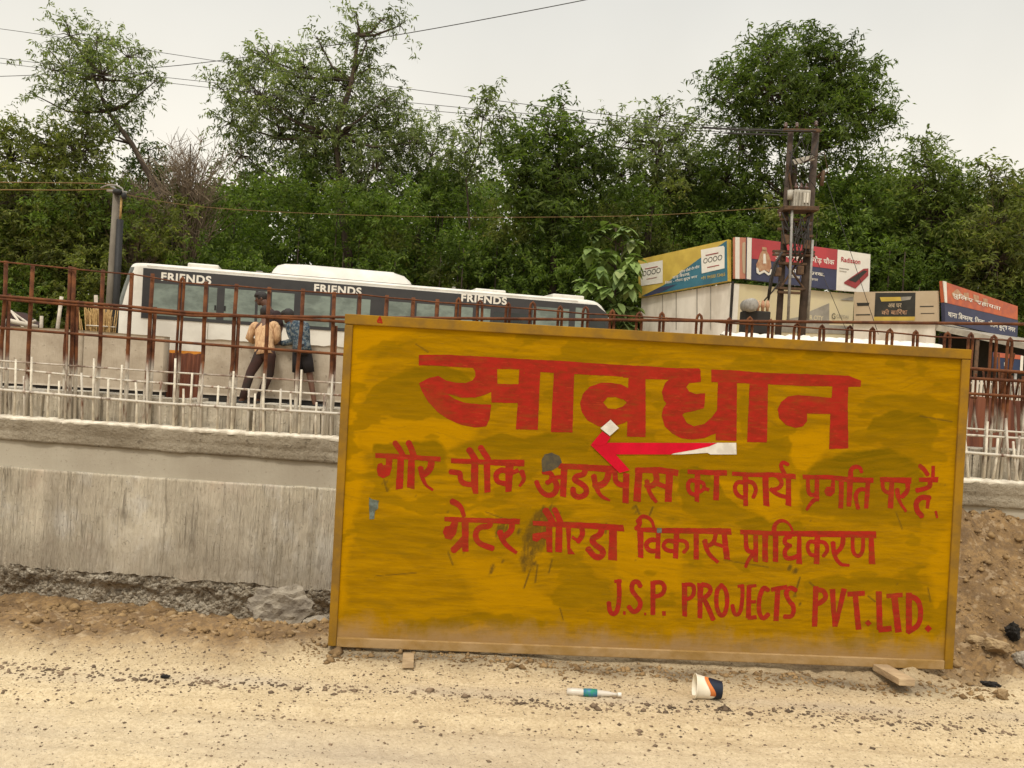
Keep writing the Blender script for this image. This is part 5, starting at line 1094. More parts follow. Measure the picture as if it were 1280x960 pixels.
m = MB(); m.prism([BP(ps0 + .03, 0.14, -0.02), BP(ps1 - .03, 0.14, -0.02), BP(ps1 - .03, 0.14, 0.034), BP(ps0 + .03, 0.14, 0.034)], -BN * 2.1); m.build('pod_base', MAT['busband'], bus)
bxp(0.5, BLEN - 1.2, -0.055, -0.045, 0.004, 0.006, 'gutter', MAT['pgrey'], bus)
for s_ in (1.9, 3.6, 5.3, 7.0, 8.7, 10.4): bxp(s_, s_ + 0.012, band_bot - .75, band_bot - .01, 0.004, 0.003, 'panel_joint', MAT['pgrey'], bus)
for a, b, hgt in [(229, 269, 0.14), (598, 637, 0.11), (697, 737, 0.14)]:
    s0, s1 = sx(a), sx(b); m = MB(); c = BP((s0 + s1) / 2, 0.95, hgt / 2 + 0.015); m.box(c, s1 - s0, 0.9, hgt, BX + Vector((0, 0, slope)), -BN, Vector((0, 0, 1)), bev=0.03); m.build('roof_hatch', MAT['buswhite'], bus)
m = MB(); m.box(BP(sx(322), 0.25, 0.03), 0.16, 0.1, 0.07, BX, -BN, Vector((0, 0, 1)), 0.01); m.build('marker_lamp', MAT['steel'], bus)
m = MB(); m.box(BP(sx(568), 0.25, 0.03), 0.08, 0.1, 0.10, BX, -BN, Vector((0, 0, 1)), 0.01); m.build('marker_lamp', MAT['steel'], bus)
# rear and front screens follow the curved corners
def screen(name, d0, d1, idxs, mat, grow):
    m = MB(); vs = []; nl = 6
    for j in range(nl + 1):
        dz = d0 + (d1 - d0) * j / nl; o_ = outline(dz, grow); vs += [BP(*o_[i], dz) for i in idxs]
    kk = len(idxs); fs = [(j * kk + i, j * kk + i + 1, (j + 1) * kk + i + 1, (j + 1) * kk + i) for j in range(nl) for i in range(kk - 1)]
    m.add(vs, fs, True); return m.build(name, mat, bus)
LO = len(outline(-1)); rear_i = [LO - 12 + k_ for k_ in range(0, 12)] + list(range(0, 7))
screen('rear_window', -1.0, -0.10, rear_i, MAT['rearglass'], 0.006)
screen('windscreen', -1.75, -0.30, list(range(14, 23)) + [22 + k_ for k_ in range(1, 10)], MAT['glassd'], 0.006)
bxp(0.6, BLEN - 0.6, dzp(215, 441.5), dzp(215, 437.5), 0.004, 0.004, 'side_stripe', MAT['orange'], bus)
bxp(0.6, BLEN - 0.6, dzp(215, 446), dzp(215, 442.2), 0.004, 0.004, 'side_stripe', MAT['navy'], bus)
for s_ in (2.6, 9.6):
    for side in (0, 1):
        c = BP(s_, 0.16 if side == 0 else BWID - 0.16, -2.62); m = MB(); m.tube([c + BN * 0.17, c + BN * 0.15, c - BN * 0.15, c - BN * 0.17], [0.42, 0.48, 0.48, 0.42], 24); wh = m.build('wheel', MAT['black'], bus)
        m = MB(); m.tube([c + BN * 0.176, c + BN * 0.16], [0.2, 0.26], 16); m.build('rim', MAT['steel'], wh)

# ------------------------------------------------------------------ people
def skin_mesh(name, verts, edges, radii, mat, parent, sub=2, extra=None, root=0):
    og = wloc(parent)
    me = bpy.data.meshes.new(name); me.from_pydata([tuple(Vector(v) - og) for v in verts], edges, []); me.update()
    o = bpy.data.objects.new(name, me); COL.objects.link(o)
    o.modifiers.new('s', 'SKIN'); s_ = o.modifiers.new('u', 'SUBSURF'); s_.levels = sub; s_.render_levels = sub
    for i, r in enumerate(radii): me.skin_vertices[0].data[i].radius = (r, r) if not isinstance(r, tuple) else r
    for i in range(len(verts)): me.skin_vertices[0].data[i].use_root = (i == root)
    bpy.context.view_layer.update(); dg = bpy.context.evaluated_depsgraph_get()
    nm = bpy.data.meshes.new_from_object(o.evaluated_get(dg)); bpy.data.objects.remove(o)
    if extra is not None and extra.v:
        bm = bmesh.new(); bm.from_mesh(nm); vv_ = [bm.verts.new(Vector(v) - og) for v in extra.v]
        for f in extra.f:
            try: bm.faces.new([vv_[i] for i in f])
            except ValueError: pass
        bm.to_mesh(nm); bm.free()
    nm.name = name; nm.polygons.foreach_set('use_smooth', np.ones(len(nm.polygons), bool))
    return link_mesh(name, nm, mat, parent)
def hand(mb, wrist, dirv, up, s_=1.0):
    dirv = dirv.normalized(); side = dirv.cross(up).normalized(); up = side.cross(dirv)
    palm = wrist + dirv * 0.05 * s_; mb.ell(palm, 0.055 * s_, 0.042 * s_, 0.017 * s_, 8, 6, dirv, side, up)
    for k_, ln in enumerate((0.072, 0.082, 0.076, 0.06)):
        a = palm + dirv * 0.035 + side * (k_ - 1.5) * 0.020; mb.tube([a, a + dirv * ln * .5 - up * .008, a + dirv * ln * .8 - up * .03], [0.0095, 0.009, 0.007], 6)
    a = palm - dirv * 0.02 + side * -0.035; mb.tube([a, a + dirv * .03 - side * .028, a + dirv * .06 - side * .034 - up * .01], [0.011, 0.010, 0.008], 6)
DP = 14.15
def J(px, py, dy=0.0): return U(px, py, DP + dy)
def shoe(mb, ankle, toe):
    d = toe - ankle; d.z = 0; d.normalize(); side = d.cross(Vector((0, 0, 1))); c = Vector((ankle.x, ankle.y, GB + 0.045)) + d * 0.07
    mb.ell(c, 0.135, 0.048, 0.045, 10, 7, d, side)
def person(label, joints, shirt, pants, short_pants, long_sleeve, facing, base, extra_hair=False):
    """joints dict of world points: pelvis, waist, chest, neck, head, shL, elL, haL, shR, elR, haR, hiL, knL, anL, toL, hiR, knR, anR, toR"""
    j = joints; root = thing('person', base, label, 'person')
    f = facing.normalized(); upd = ((j['head'] - j['neck']).normalized() + Vector((0, 0, 1.6))).normalized(); f = (f - upd * f.dot(upd)).normalized(); side = f.cross(upd).normalized()
    names = ['pelvis', 'waist', 'chest', 'neck', 'head', 'shL', 'elL', 'haL', 'shR', 'elR', 'haR', 'hiL', 'knL', 'anL', 'toL', 'hiR', 'knR', 'anR', 'toR']
    V = [j[n_] for n_ in names]; R_ = dict(pelvis=.125, waist=.115, chest=.135, neck=.06, head=.098, shL=.062, elL=.042, haL=.03, shR=.062, elR=.042, haR=.03, hiL=.09, knL=.06, anL=.042, toL=.03, hiR=.09, knR=.06, anR=.042, toR=.03)
    E_ = [('pelvis', 'waist'), ('waist', 'chest'), ('chest', 'neck'), ('neck', 'head'), ('chest', 'shL'), ('shL', 'elL'), ('elL', 'haL'), ('chest', 'shR'), ('shR', 'elR'), ('elR', 'haR'), ('pelvis', 'hiL'), ('hiL', 'knL'), ('knL', 'anL'), ('anL', 'toL'), ('pelvis', 'hiR'), ('hiR', 'knR'), ('knR', 'anR'), ('anR', 'toR')]
    ii = {n_: k_ for k_, n_ in enumerate(names)}
    ex = MB(); h = j['head']
    ex.ell(h, 0.098, 0.078, 0.122, 14, 10, f, side, upd)                           # skull
    ex.ell(h + f * 0.045 - upd * 0.06, 0.05, 0.055, 0.06, 10, 8, f, side, upd)     # jaw
    ex.tube([h + f * 0.088 + upd * 0.012, h + f * 0.118 - upd * 0.022, h + f * 0.09 - upd * 0.032], [0.008, 0.016, 0.008], 6)   # nose
    for sgn in (-1, 1):
        ex.ell(h + f * 0.086 + side * 0.032 * sgn + upd * 0.01, 0.010, 0.014, 0.008, 6, 5, f, side, upd)
        ex.ell(h + side * 0.08 * sgn - upd * 0.01 - f * 0.01, 0.02, 0.010, 0.032, 6, 5, f, side, upd)
    ex.ell(h + f * 0.088 - upd * 0.055, 0.010, 0.024, 0.008, 6, 5, f, side, upd)    # lips
    hand(ex, j['haL'], (j['haL'] - j['elL']), Vector((0, 0, 1))); hand(ex, j['haR'], (j['haR'] - j['elR']), Vector((0, 0, 1)))
    skin_mesh('body', V, [(ii[a], ii[b]) for a, b in E_], [R_[n_] for n_ in names], MAT['skin'], root, 2, ex)
    # hair: a cap over the upper back of the skull with a fringe
    m = MB(); m.ell(h + upd * 0.028 - f * 0.018, 0.108, 0.088, 0.112, 14, 10, f, side, upd, jit=0.10, seed=3); m.ell(h + upd * 0.075 + f * 0.03, 0.085, 0.078, 0.06, 10, 7, f, side, upd, jit=0.12, seed=5)
    m.build('hair', MAT['hair'], root)
    # shirt
    def etube(mb, pts, rx, ry, sd_, n_=14):
        m_ = len(pts); vs = []
        for i, p_ in enumerate(pts):
            t_ = (pts[min(i + 1, m_ - 1)] - pts[max(i - 1, 0)]).normalized(); a_ = (sd_ - t_ * sd_.dot(t_)).normalized(); b_ = t_.cross(a_)
            for k_ in range(n_):
                an = 2 * math.pi * k_ / n_; wr_ = 1 + 0.05 * math.sin(5 * an + i * 2.1) + 0.03 * math.sin(9 * an + i); vs.append(p_ + (a_ * math.cos(an) * rx[i] + b_ * math.sin(an) * ry[i]) * wr_)
        fs = [(i * n_ + k_, i * n_ + (k_ + 1) % n_, (i + 1) * n_ + (k_ + 1) % n_, (i + 1) * n_ + k_) for i in range(m_ - 1) for k_ in range(n_)]
        fs += [tuple(range(n_ - 1, -1, -1)), tuple((m_ - 1) * n_ + k_ for k_ in range(n_))]; mb.add(vs, fs, True)
    sdv = (j['shR'] - j['shL']).normalized()
    sv = ['pelvis', 'waist', 'chest', 'neck', 'shL', 'elL', 'shR', 'elR'] + (['haL', 'haR'] if long_sleeve else [])
    def mid(a, b, t): return j[a].lerp(j[b], t)
    m = MB(); sw_ = (j['shR'] - j['shL']).length / 2
    tor = [j['pelvis'].lerp(j['waist'], -.25), j['pelvis'].lerp(j['waist'], .4), j['waist'], j['waist'].lerp(j['chest'], .55), j['chest'], j['chest'].lerp(j['neck'], .45), j['chest'].lerp(j['neck'], .8)]
    etube(m, tor, [.178, .170, .165, .175, max(.165, sw_ * .92), max(.14, sw_ * .72), .075], [.130, .125, .122, .130, .130, .105, .07], sdv)
    for S_ in 'LR':
        a_, b_, c_ = j['sh' + S_], j['el' + S_], j['ha' + S_]; m.ell(a_ + (j['chest'] - a_) * .12, .098, .092, .092, 12, 8)
        if long_sleeve: etube(m, [a_.lerp(b_, .04), a_.lerp(b_, .3), a_.lerp(b_, .65), b_, b_.lerp(c_, .4), b_.lerp(c_, .8)], [.084, .080, .072, .066, .057, .048], [.084, .078, .070, .066, .057, .048], sdv, 10)
        else: etube(m, [a_.lerp(b_, .04), a_.lerp(b_, .3), a_.lerp(b_, .55), a_.lerp(b_, .85)], [.084, .080, .074, .070], [.084, .078, .074, .070], sdv, 10)
    m.build('shirt', shirt, root)
    m = MB(); etube(m, [j['pelvis'].lerp(j['waist'], .5), j['pelvis'].lerp(j['waist'], .1), j['pelvis'], j['pelvis'] + Vector((0, 0, -.10))], [.158, .168, .165, .12], [.115, .125, .128, .10], sdv)
    for S_ in 'LR':
        h_, k_, a_ = j['hi' + S_], j['kn' + S_], j['an' + S_]
        if short_pants: etube(m, [h_ + Vector((0, 0, .08)), h_, h_.lerp(k_, .5), h_.lerp(k_, .95)], [.09, .105, .098, .092], [.09, .11, .10, .092], sdv, 12)
        else: etube(m, [h_ + Vector((0, 0, .08)), h_, h_.lerp(k_, .5), k_, k_.lerp(a_, .5), k_.lerp(a_, .93)], [.09, .108, .094, .078, .072, .062], [.09, .112, .096, .078, .070, .062], sdv, 12)
    m.build('shorts' if short_pants else 'trousers', pants, root)
    m = MB(); shoe(m, j['anL'], j['toL']); m.build('shoe', MAT['black'], root); m = MB(); shoe(m, j['anR'], j['toR']); m.build('shoe', MAT['black'], root)
    return root
def grounded(p, h=0.075): return Vector((p.x, p.y, GB + h))
jb = dict(pelvis=J(331, 441), waist=J(330.5, 429, .05), chest=J(331, 413, .12), neck=J(331.5, 401, .20), head=J(331.5, 391.5, .25), shL=J(318, 408, .16), elL=J(311.5, 422, .14), haL=J(319, 428.5, .32), shR=J(344, 407, .16), elR=J(347, 423, .12), haR=J(341, 431, .30),
          hiL=J(325, 444), knL=J(313.5, 466, -.08), anL=grounded(J(303, 489, -.22)), toL=grounded(J(296, 494, -.18), .03), hiR=J(337, 444), knR=J(337, 467, .06), anR=grounded(J(323, 494, -.02)), toR=grounded(J(319, 498, .06), .03))
person('man in a pale yellow shirt and dark trousers seen from behind, leaning on the barrier', jb, MAT['yshirt'], MAT['dkpants'], False, True, Vector((-0.25, 1, -0.05)), Vector((jb['pelvis'].x, jb['pelvis'].y, GB)))
jc = dict(pelvis=J(378, 437, -.05), waist=J(376.5, 424, 0), chest=J(373, 409, .06), neck=J(367.5, 401, .11), head=J(360, 395.5, .14), shL=J(362.5, 408, .12), elL=J(366, 427, .06), haL=J(349, 430, .22), shR=J(381, 408, -.02), elR=J(383, 424, -.06), haR=J(386, 437, .1),
          hiL=J(373, 440), knL=J(372, 467, .02), anL=grounded(J(371, 493, -.02)), toL=grounded(J(368, 498, -.04), .03), hiR=J(382, 440), knR=J(387, 467, .02), anR=grounded(J(394, 493, -.05)), toR=grounded(J(400, 498, -.1), .03))
person('man in a blue patterned shirt and black shorts bending over the barrier', jc, MAT['bshirt'], MAT['shorts'], True, True, Vector((-1, 0.3, -0.25)), Vector((jc['pelvis'].x, jc['pelvis'].y, GB)))
DA_ = 0.95
ja = dict(pelvis=J(343, 436, DA_), waist=J(343, 420, DA_), chest=J(342, 401, DA_ - .02), neck=J(335.5, 385, DA_ - .03), head=J(326.5, 373.5, DA_ - .03), shL=J(336, 393, DA_ + .18), elL=J(334, 415, DA_ + .1), haL=J(330, 428, DA_ - .1), shR=J(346, 393, DA_ - .18), elR=J(351.5, 411, DA_ - .16), haR=J(343, 427, DA_ - .2),
          hiL=J(340, 440, DA_ + .06), knL=J(339, 465, DA_ + .06), anL=grounded(J(340, 490, DA_ + .1)), toL=grounded(J(332, 494, DA_ + .1), .03), hiR=J(346, 440, DA_ - .06), knR=J(346, 465, DA_ - .06), anR=grounded(J(347, 490, DA_ - .06)), toR=grounded(J(340, 494, DA_ - .06), .03))
person('tall man in a dark maroon shirt standing behind the barrier, face turned left', ja, MAT['maroon'], MAT['dkpants'], False, False, Vector((-1, -0.25, -0.12)), Vector((ja['pelvis'].x, ja['pelvis'].y, GB)))

# ------------------------------------------------------------------ utility poles and wires
def rod(mb, a, b, d1, d2, r, n_=8): mb.tube([U(*a, d1), U(*b, d2)], r, n_)
A_ = U(146, 238, 17.0); B_ = Vector((A_.x, A_.y, GB)); lean = Vector((0.0, 0, 0))
up_ = thing('utility_pole', B_, 'slim grey concrete pole with a black cable sleeve standing left of the bus', 'utility pole')
MB().tube([B_ - Vector((0.03, 0, 0)), A_], [0.105, 0.07], 10).build('shaft', MAT['pole'], up_)
m = MB(); m.tube([Vector((A_.x + 0.125, A_.y - 0.05, GB)), Vector((A_.x + 0.125, A_.y - 0.05, U(150, 275, 17).z))], 0.068, 10); m.build('cable_sleeve', MAT['black'], up_)
m = MB(); m.tube([U(150, 276, 16.95), U(152, 246, 16.95)], 0.022, 6); m.build('cable_riser', MAT['straw'], up_)
m = MB(); m.tube([U(126, 235, 17), U(134, 231.5, 17), U(146, 231.5, 16.9), U(153, 236, 16.9), U(155, 246, 16.9)], 0.018, 6); m.tube([U(134, 238, 17), U(158, 241, 17)], 0.035, 6); m.tube([U(139, 232, 17.1), U(150, 242, 16.9)], 0.03, 6); m.build('bracket', MAT['steel'], up_)
m = MB(); m.ell(U(147, 240, 16.9), 0.11, 0.08, 0.07, 8, 6); m.ell(U(155, 245, 16.9), 0.06, 0.06, 0.08, 8, 6); m.build('junction_box', MAT['black'], up_)
def wire(label, pts, r=0.009, mat='wire', group=None):
    P = [U(*q) for q in pts]; Q = [tuple(p_) for p_ in P]
    # smooth
    for _ in range(3):
        N_ = [Q[0]]
        for a, b in zip(Q[:-1], Q[1:]): N_ += [tuple(.75 * x + .25 * y for x, y in zip(a, b)), tuple(.25 * x + .75 * y for x, y in zip(a, b))]
        N_.append(Q[-1]); Q = N_
    m = MB(); m.tube(Q, r, 5); o = m.build('overhead_wire', MAT[mat], None, origin=P[0]); return tag(o, label, 'wire')
wire('topmost of the dark overhead wires running left to right into the double pole', [(-60, 28, 26), (60, 44, 25.5), (275, 77, 24.5), (469, 106, 23), (746, 142, 21.8), (880, 157, 21), (985, 163, 20.6)])
wire('middle of the three dark overhead wires running into the double pole', [(-60, 65, 26.4), (57, 80, 26), (280, 105, 24.8), (487, 126, 23.2), (656, 142, 22.4), (880, 161, 21.2), (985, 166, 20.7)])
wire('lowest of the three dark overhead wires running into the double pole', [(-60, 71, 26.8), (57, 86, 26.4), (282, 112, 25.2), (507, 136, 23.4), (654, 148, 22.6), (880, 164, 21.3), (986, 169, 20.8)])
wire('dark overhead wire climbing steeply across the sky to the upper right', [(-60, 97, 34), (55, 94, 33), (193, 85, 31), (268, 77, 30), (467, 50, 27), (735, 0, 24), (860, -28, 23)], 0.014)
wire('brown service cable strung from the left pole across the trees to the double pole', [(146, 241, 17.0), (233, 258, 17.5), (360, 266, 18.2), (511, 271, 19), (640, 272, 19.4), (808, 270, 20), (900, 264, 20.3), (986, 258, 20.5)], 0.0065, 'wirey')
wire('brown cable leaving the left pole toward the left photo edge, upper one', [(-60, 227, 16.4), (0, 228, 16.6), (134, 229, 17.0), (146, 232, 17.0)], 0.010, 'wirey')
wire('brown cable leaving the left pole toward the left photo edge, lower one', [(-60, 238, 16.4), (0, 237, 16.6), (90, 238, 16.9), (146, 236, 17.0)], 0.011, 'wirey')

HP = 20.5
tb = thing('transformer_pole', Vector((U(990, 400, HP).x, HP, GB)), 'pair of tall brown poles joined by crossarms and carrying a small grey transformer', 'utility pole')
def pole2(top, r0, r1, xb):
    a = U(*top, HP); b = Vector((U(*xb, HP).x, HP, GB)); m = MB(); m.tube([b, a], [r0, r1], 10); m.build('pole', MAT['poleb'], tb)
pole2((988.5, 163), 0.085, 0.07, (973, 412)); pole2((1020, 161), 0.11, 0.085, (1001, 416))
def beam(a, b, w_, h_, mat, name='crossarm', d=HP - .16):
    P, Q = U(*a, d), U(*b, d); X_ = Q - P; ln = X_.length; X_.normalize(); Y_ = Vector((0, 1, 0)); Z_ = X_.cross(Y_).normalized(); m = MB(); m.box((P + Q) / 2, ln, w_, h_, X_, Y_, Z_, 0.006); return m.build(name, MAT[mat], tb)
beam((979, 162.5), (1026, 163.5), 0.08, 0.07, 'rustarm'); beam((991, 203), (1017, 197), 0.08, 0.13, 'trafo'); beam((976, 262), (1019, 263), 0.55, 0.10, 'rustarm', 'platform', HP - .1)
for y_, x0, x1 in [(274, 975, 1015), (286, 972, 1013), (294, 978, 1016), (314, 966, 1018), (318, 966, 1018), (329, 972, 1008), (360, 970, 1004), (365, 972, 1000)]: beam((x0, y_), (x1, y_ + 1.5), 0.10, 0.06, 'rustarm')
c = U(1000, 250, HP - .1); m = MB(); m.box(c, 0.42, 0.34, 0.46, bev=0.03); bx_ = m.build('transformer_tank', MAT['trafo'], tb)
m = MB()
for k_ in range(5): m.box(c + Vector((-.16 + .08 * k_, -0.20, -.02)), 0.02, 0.06, 0.36)
m.build('cooling_fins', MAT['trafo'], bx_); m = MB(); m.box(c + Vector((.11, -0.185, .02)), 0.15, 0.02, 0.25, bev=.005); m.build('plate', MAT['pwhite'], bx_)
m = MB(); m.tube([c + Vector((-.27, -.05, .22)), c + Vector((-.27, -.05, -.02))], 0.075, 10); m.build('oil_drum', MAT['trafo'], bx_)
for k_ in range(3):
    b = c + Vector((-.12 + .13 * k_, 0, .23)); m = MB(); m.tube([b, b + Vector((0, 0, .05)), b + Vector((0, 0, .06)), b + Vector((0, 0, .11)), b + Vector((0, 0, .12)), b + Vector((0, 0, .2))], [.03, .03, .06, .06, .035, .02], 8); m.build('bushing', MAT['porc'], bx_)
for px, py in [(982, 160), (996, 160), (1020, 158), (975, 272), (1012, 283)]:
    b = U(px, py, HP - .16); m = MB(); m.tube([b, b + Vector((0, 0, .05)), b + Vector((0, 0, .06)), b + Vector((0, 0, .1)), b + Vector((0, 0, .14))], [.02, .05, .03, .05, .02], 8); m.build('insulator', MAT['porc'], tb)
m = MB(); m.tube([U(990, 262, HP - .3), U(988, 330, HP - .3), U(985, 402, HP - .3)], 0.035, 6); m.build('conduit', MAT['steel'], tb)
m = MB(); m.tube([U(1016, 300, HP - .3), U(1010, 400, HP - .3)], 0.03, 6); m.build('conduit', MAT['steel'], tb)
m = MB(); m.tube([U(978, 315, HP - .35), U(968, 330, HP - .35), U(963, 350, HP - .35), U(960, 372, HP - .35)], 0.028, 6); m.tube([U(976, 316, HP - .3), U(966, 345, HP - .3), U(960, 378, HP - .3)], 0.028, 6); m.tube([U(975, 352, HP - .3), U(966, 364, HP - .3), U(955, 376, HP - .3)], 0.02, 6); m.build('droop_cables', MAT['wire'], tb)
m = MB(); rr = random.Random(2)
for _ in range(26):
    a = U(rr.uniform(976, 1014), rr.uniform(264, 300), HP - .25); b = U(rr.uniform(978, 1012), rr.uniform(280, 330), HP - .25); m.tube([a, (a + b) / 2 - Vector((0, 0.05, .12)), b], 0.014, 5)
m.build('jumper_wires', MAT['wire'], tb)
m = MB(); m.tube([U(1000, 205, HP - .2), U(1030, 190, HP - .4), U(1035, 215, HP - .3), U(1022, 225, HP - .2)], 0.012, 5); m.tube([U(1022, 222, HP - .2), U(1029, 214, HP - .3), U(1027, 232, HP - .3)], 0.05, 6); m.build('fuse_links', MAT['rustarm'], tb)
m = MB(); rod(m, (1021, 190), (1098, 418), HP, HP - 1.5, 0.007, 5); m.build('stay_wire', MAT['wire'], tb); m = MB(); rod(m, (1010, 300), (1060, 418), HP, HP - 1.2, 0.007, 5); m.build('stay_wire', MAT['wire'], tb)
for (x0, y0, x1, y1) in [(978, 268, 1012, 292), (1012, 268, 978, 292), (974, 318, 1006, 362), (1004, 318, 974, 362), (984, 205, 990, 240)]: beam((x0, y0), (x1, y1), 0.05, 0.045, 'rustarm', 'brace', HP - .1)
m = MB()
for k_ in range(14):
    a = U(rr.uniform(984, 1024), rr.uniform(164, 215), HP - .2); b = U(rr.uniform(984, 1030), rr.uniform(190, 250), HP - .25); m.tube([a, (a + b) / 2 + Vector((rr.uniform(-.15, .15), 0, -.15)), b], 0.010, 4)
m.build('jumper_wires', MAT['wire'], tb)
for px, py in [(982, 300), (1008, 306), (972, 340), (1000, 338)]:
    c9 = U(px, py, HP - .22); m = MB(); m.box(c9, 0.16, 0.14, 0.22, bev=0.015); m.build('switch_box', MAT['rustarm'], tb)
m = MB(); m.tube([U(878, 159, HP + .3), U(930, 162, HP), U(985, 163.5, HP - .2), U(1020, 164, HP - .2)], 0.02, 5); m.tube([U(905, 166.5, HP + .2), U(950, 168.5, HP), U(986, 169, HP - .2)], 0.016, 5); m.build('jumper_wires', MAT['wire'], tb)
# ground transformer
GD = 19.6; gt = thing('ground_transformer', Vector((U(940, 400, GD).x, GD, GB)), 'dark oil transformer with a grey round drum in front of the cream wall', 'transformer')
a, b = U(929, 388, GD), U(962, 389, GD)
m = MB(); cc = U(945, 398, GD); m.box(cc - Vector((0, -.1, .1)), 0.62, 0.5, 0.55, bev=.03); m.build('tank', MAT['dk'], gt)
m = MB(); cc = U(936.5, 382, GD - .1); m.tube([cc + Vector((0, .25, 0)), cc + Vector((0, .22, 0)), cc - Vector((0, .22, 0)), cc - Vector((0, .26, 0))], [.12, .165, .165, .10], 16); m.build('drum', MAT['steel'], gt)
m = MB(); m.tube([U(931, 387, GD), U(931, 399, GD)], .04, 6); m.build('support', MAT['dk'], gt)
for px in (947, 953, 959):
    b = U(px, 389, GD - .1); m = MB(); m.tube([b, b + Vector((0, 0, .08)), b + Vector((0, 0, .1)), b + Vector((0, 0, .16)), b + Vector((0, 0, .26))], [.035, .035, .055, .05, .025], 8); m.build('bushing', MAT['ptan'], gt)

# ------------------------------------------------------------------ police booth
pL = vplane(801, 340, 25.2, 915, 320, 22.4); pR = vplane(916, 320, 22.4, 1084, 340, 24.3)
kb = U(916, 350, 22.4)
booth = thing('police_booth', Vector((kb.x, kb.y + 0.6, GB)), 'white and cream roadside police booth topped by yellow blue and red navy hoardings', 'booth')
def wallquad(name, pl, pts, mat, parent=booth, th=0.08, ground=True):
    P = [pl.at(*q) for q in pts]
    if ground: P[2] = Vector((P[1].x, P[1].y, GB)); P[3] = Vector((P[0].x, P[0].y, GB))
    m = MB(); m.prism(P, -pl.n * th); return m.build(name, mat, parent)
wallquad('side_wall', pL, [(802, 373), (914, 353.5), (914, 406), (802, 412)], MAT['wallw'])
wallquad('front_wall', pR, [(918, 354), (1068, 367.5), (1068, 415), (918, 410)], MAT['cream'])
m = MB(); P = [pL.at(803, 374, -.1), pL.at(913, 355, -.1), pR.at(1067, 368, -.1)]; P.append(P[0] + (P[2] - P[1])); m.prism(P, Vector((0, 0, -.08))); m.build('roof', MAT['shroof'], booth)
m = MB(); cpt = (pL.at(914.8, 352) + pR.at(916, 352)) / 2; m.box(Vector((cpt.x, cpt.y - 0.05, (cpt.z + GB) / 2)), 0.06, 0.06, cpt.z - GB); m.build('corner_post', MAT['dk'], booth)
wallquad('white_pilaster', pR, [(917, 355), (923.5, 355.5), (923, 410), (917, 410)], MAT['pwhite'], th=-0.03)
flat('grey_dado', pR, [[(925, 399), (1067, 408), (1067, 418), (925, 414)]], MAT['pgrey'], booth, 0.010, 0.004)
m = MB(); 
for x_ in (828, 845, 871, 888): m.prism([pL.at(x_, 370 - (x_ - 802) * .17, .002), pL.at(x_ + 1.0, 370 - (x_ - 802) * .17, .002), pL.at(x_ + 1.0, 412, .002), pL.at(x_, 412, .002)], pL.n * .012)
m.build('sheet_seams', MAT['pgrey'], booth)
flat('skyline_print', pR, [[(983, 399), (1000, 396), (1010, 390), (1022, 385), (1036, 379), (1036, 411), (983, 408)], [(1052, 374), (1066, 371), (1066, 376), (1050, 375)]], MAT['pgrey'], booth, 0.016)
text_on('wall_print', 'GAUR CITY', MAT['cream'], booth, pR, (1000, 399), (1028, 401), 6, 0.024, 0.02)
text_on('wall_print', 'G', MAT['pdark'], booth, pR, (1039, 398.5), (1043.5, 399), 7, 0.02, 0.0); text_on('wall_print', 'CREDAI', MAT['pgrey'], booth, pR, (1045, 397), (1060, 398.5), 4, 0.02, 0.0)
# yellow and blue hoarding
yh = wallquad('yellow_hoarding', pL, [(801, 325), (914, 300), (914, 352), (802, 372.5)], MAT['yel'], th=-0.12, ground=False)
o1 = 0.125
flat('teal_field', pL, [[(811, 370), (833, 357), (879, 323), (904, 307), (912, 301.5), (913, 351.5), (860, 361), (805, 371)]], MAT['teal'], yh, o1)
flat('sky_wedge', pL, [[(808, 371.5), (828, 360), (850, 356), (830, 366), (812, 371)]], MAT['pnavy'], yh, o1 + .006)
flat('logo_plate', pL, [[(803.5, 331), (832, 326), (832, 354), (805, 358)]], MAT['pwhite'], yh, o1 + .004); flat('logo_plate', pL, [[(880, 313), (908, 308), (909.5, 310), (909.5, 336), (881, 342.5)]], MAT['pwhite'], yh, o1 + .008)
text_on('logo_rings', 'OOOO', MAT['pdark'], yh, pL, (806.5, 346.5), (829.5, 341.5), 6.5, o1 + .012, 0.0); text_on('logo_rings', 'OOOO', MAT['pdark'], yh, pL, (883, 330.5), (906.5, 325.5), 6.5, o1 + .016, 0.0)
flat('rule_line', pL, [[(810, 336.4), (826, 333.4), (826, 334.4), (810, 337.4)], [(812, 349.4), (825, 346.9), (825, 347.5), (812, 350)]], MAT['pred2'], yh, o1 + .012); flat('rule_line', pL, [[(886, 319.5), (902, 316.2), (902, 317.4), (886, 320.7)], [(888, 334.6), (903, 331.6), (903, 332.6), (888, 335.6)]], MAT['pred2'], yh, o1 + .016)
text_on('hoarding_text', 'पुिलस चौकी गौर चौक', MAT['pwhite'], yh, pL, (853, 344), (878, 336.5), 5, o1 + .008, .012); text_on('hoarding_text', 'थाना िबसरख,', MAT['pwhite'], yh, pL, (844.5, 350), (866, 345), 5, o1 + .008, .012)
text_on('hoarding_text', 'िजला - गौतम बुद्ध नगर', MAT['pwhite'], yh, pL, (835, 357), (875, 349), 5, o1 + .008, .012); text_on('hoarding_text', '+91 94500 73465', MAT['yel'], yh, pL, (880, 350.5), (910, 345.5), 4, o1 + .008, .008)
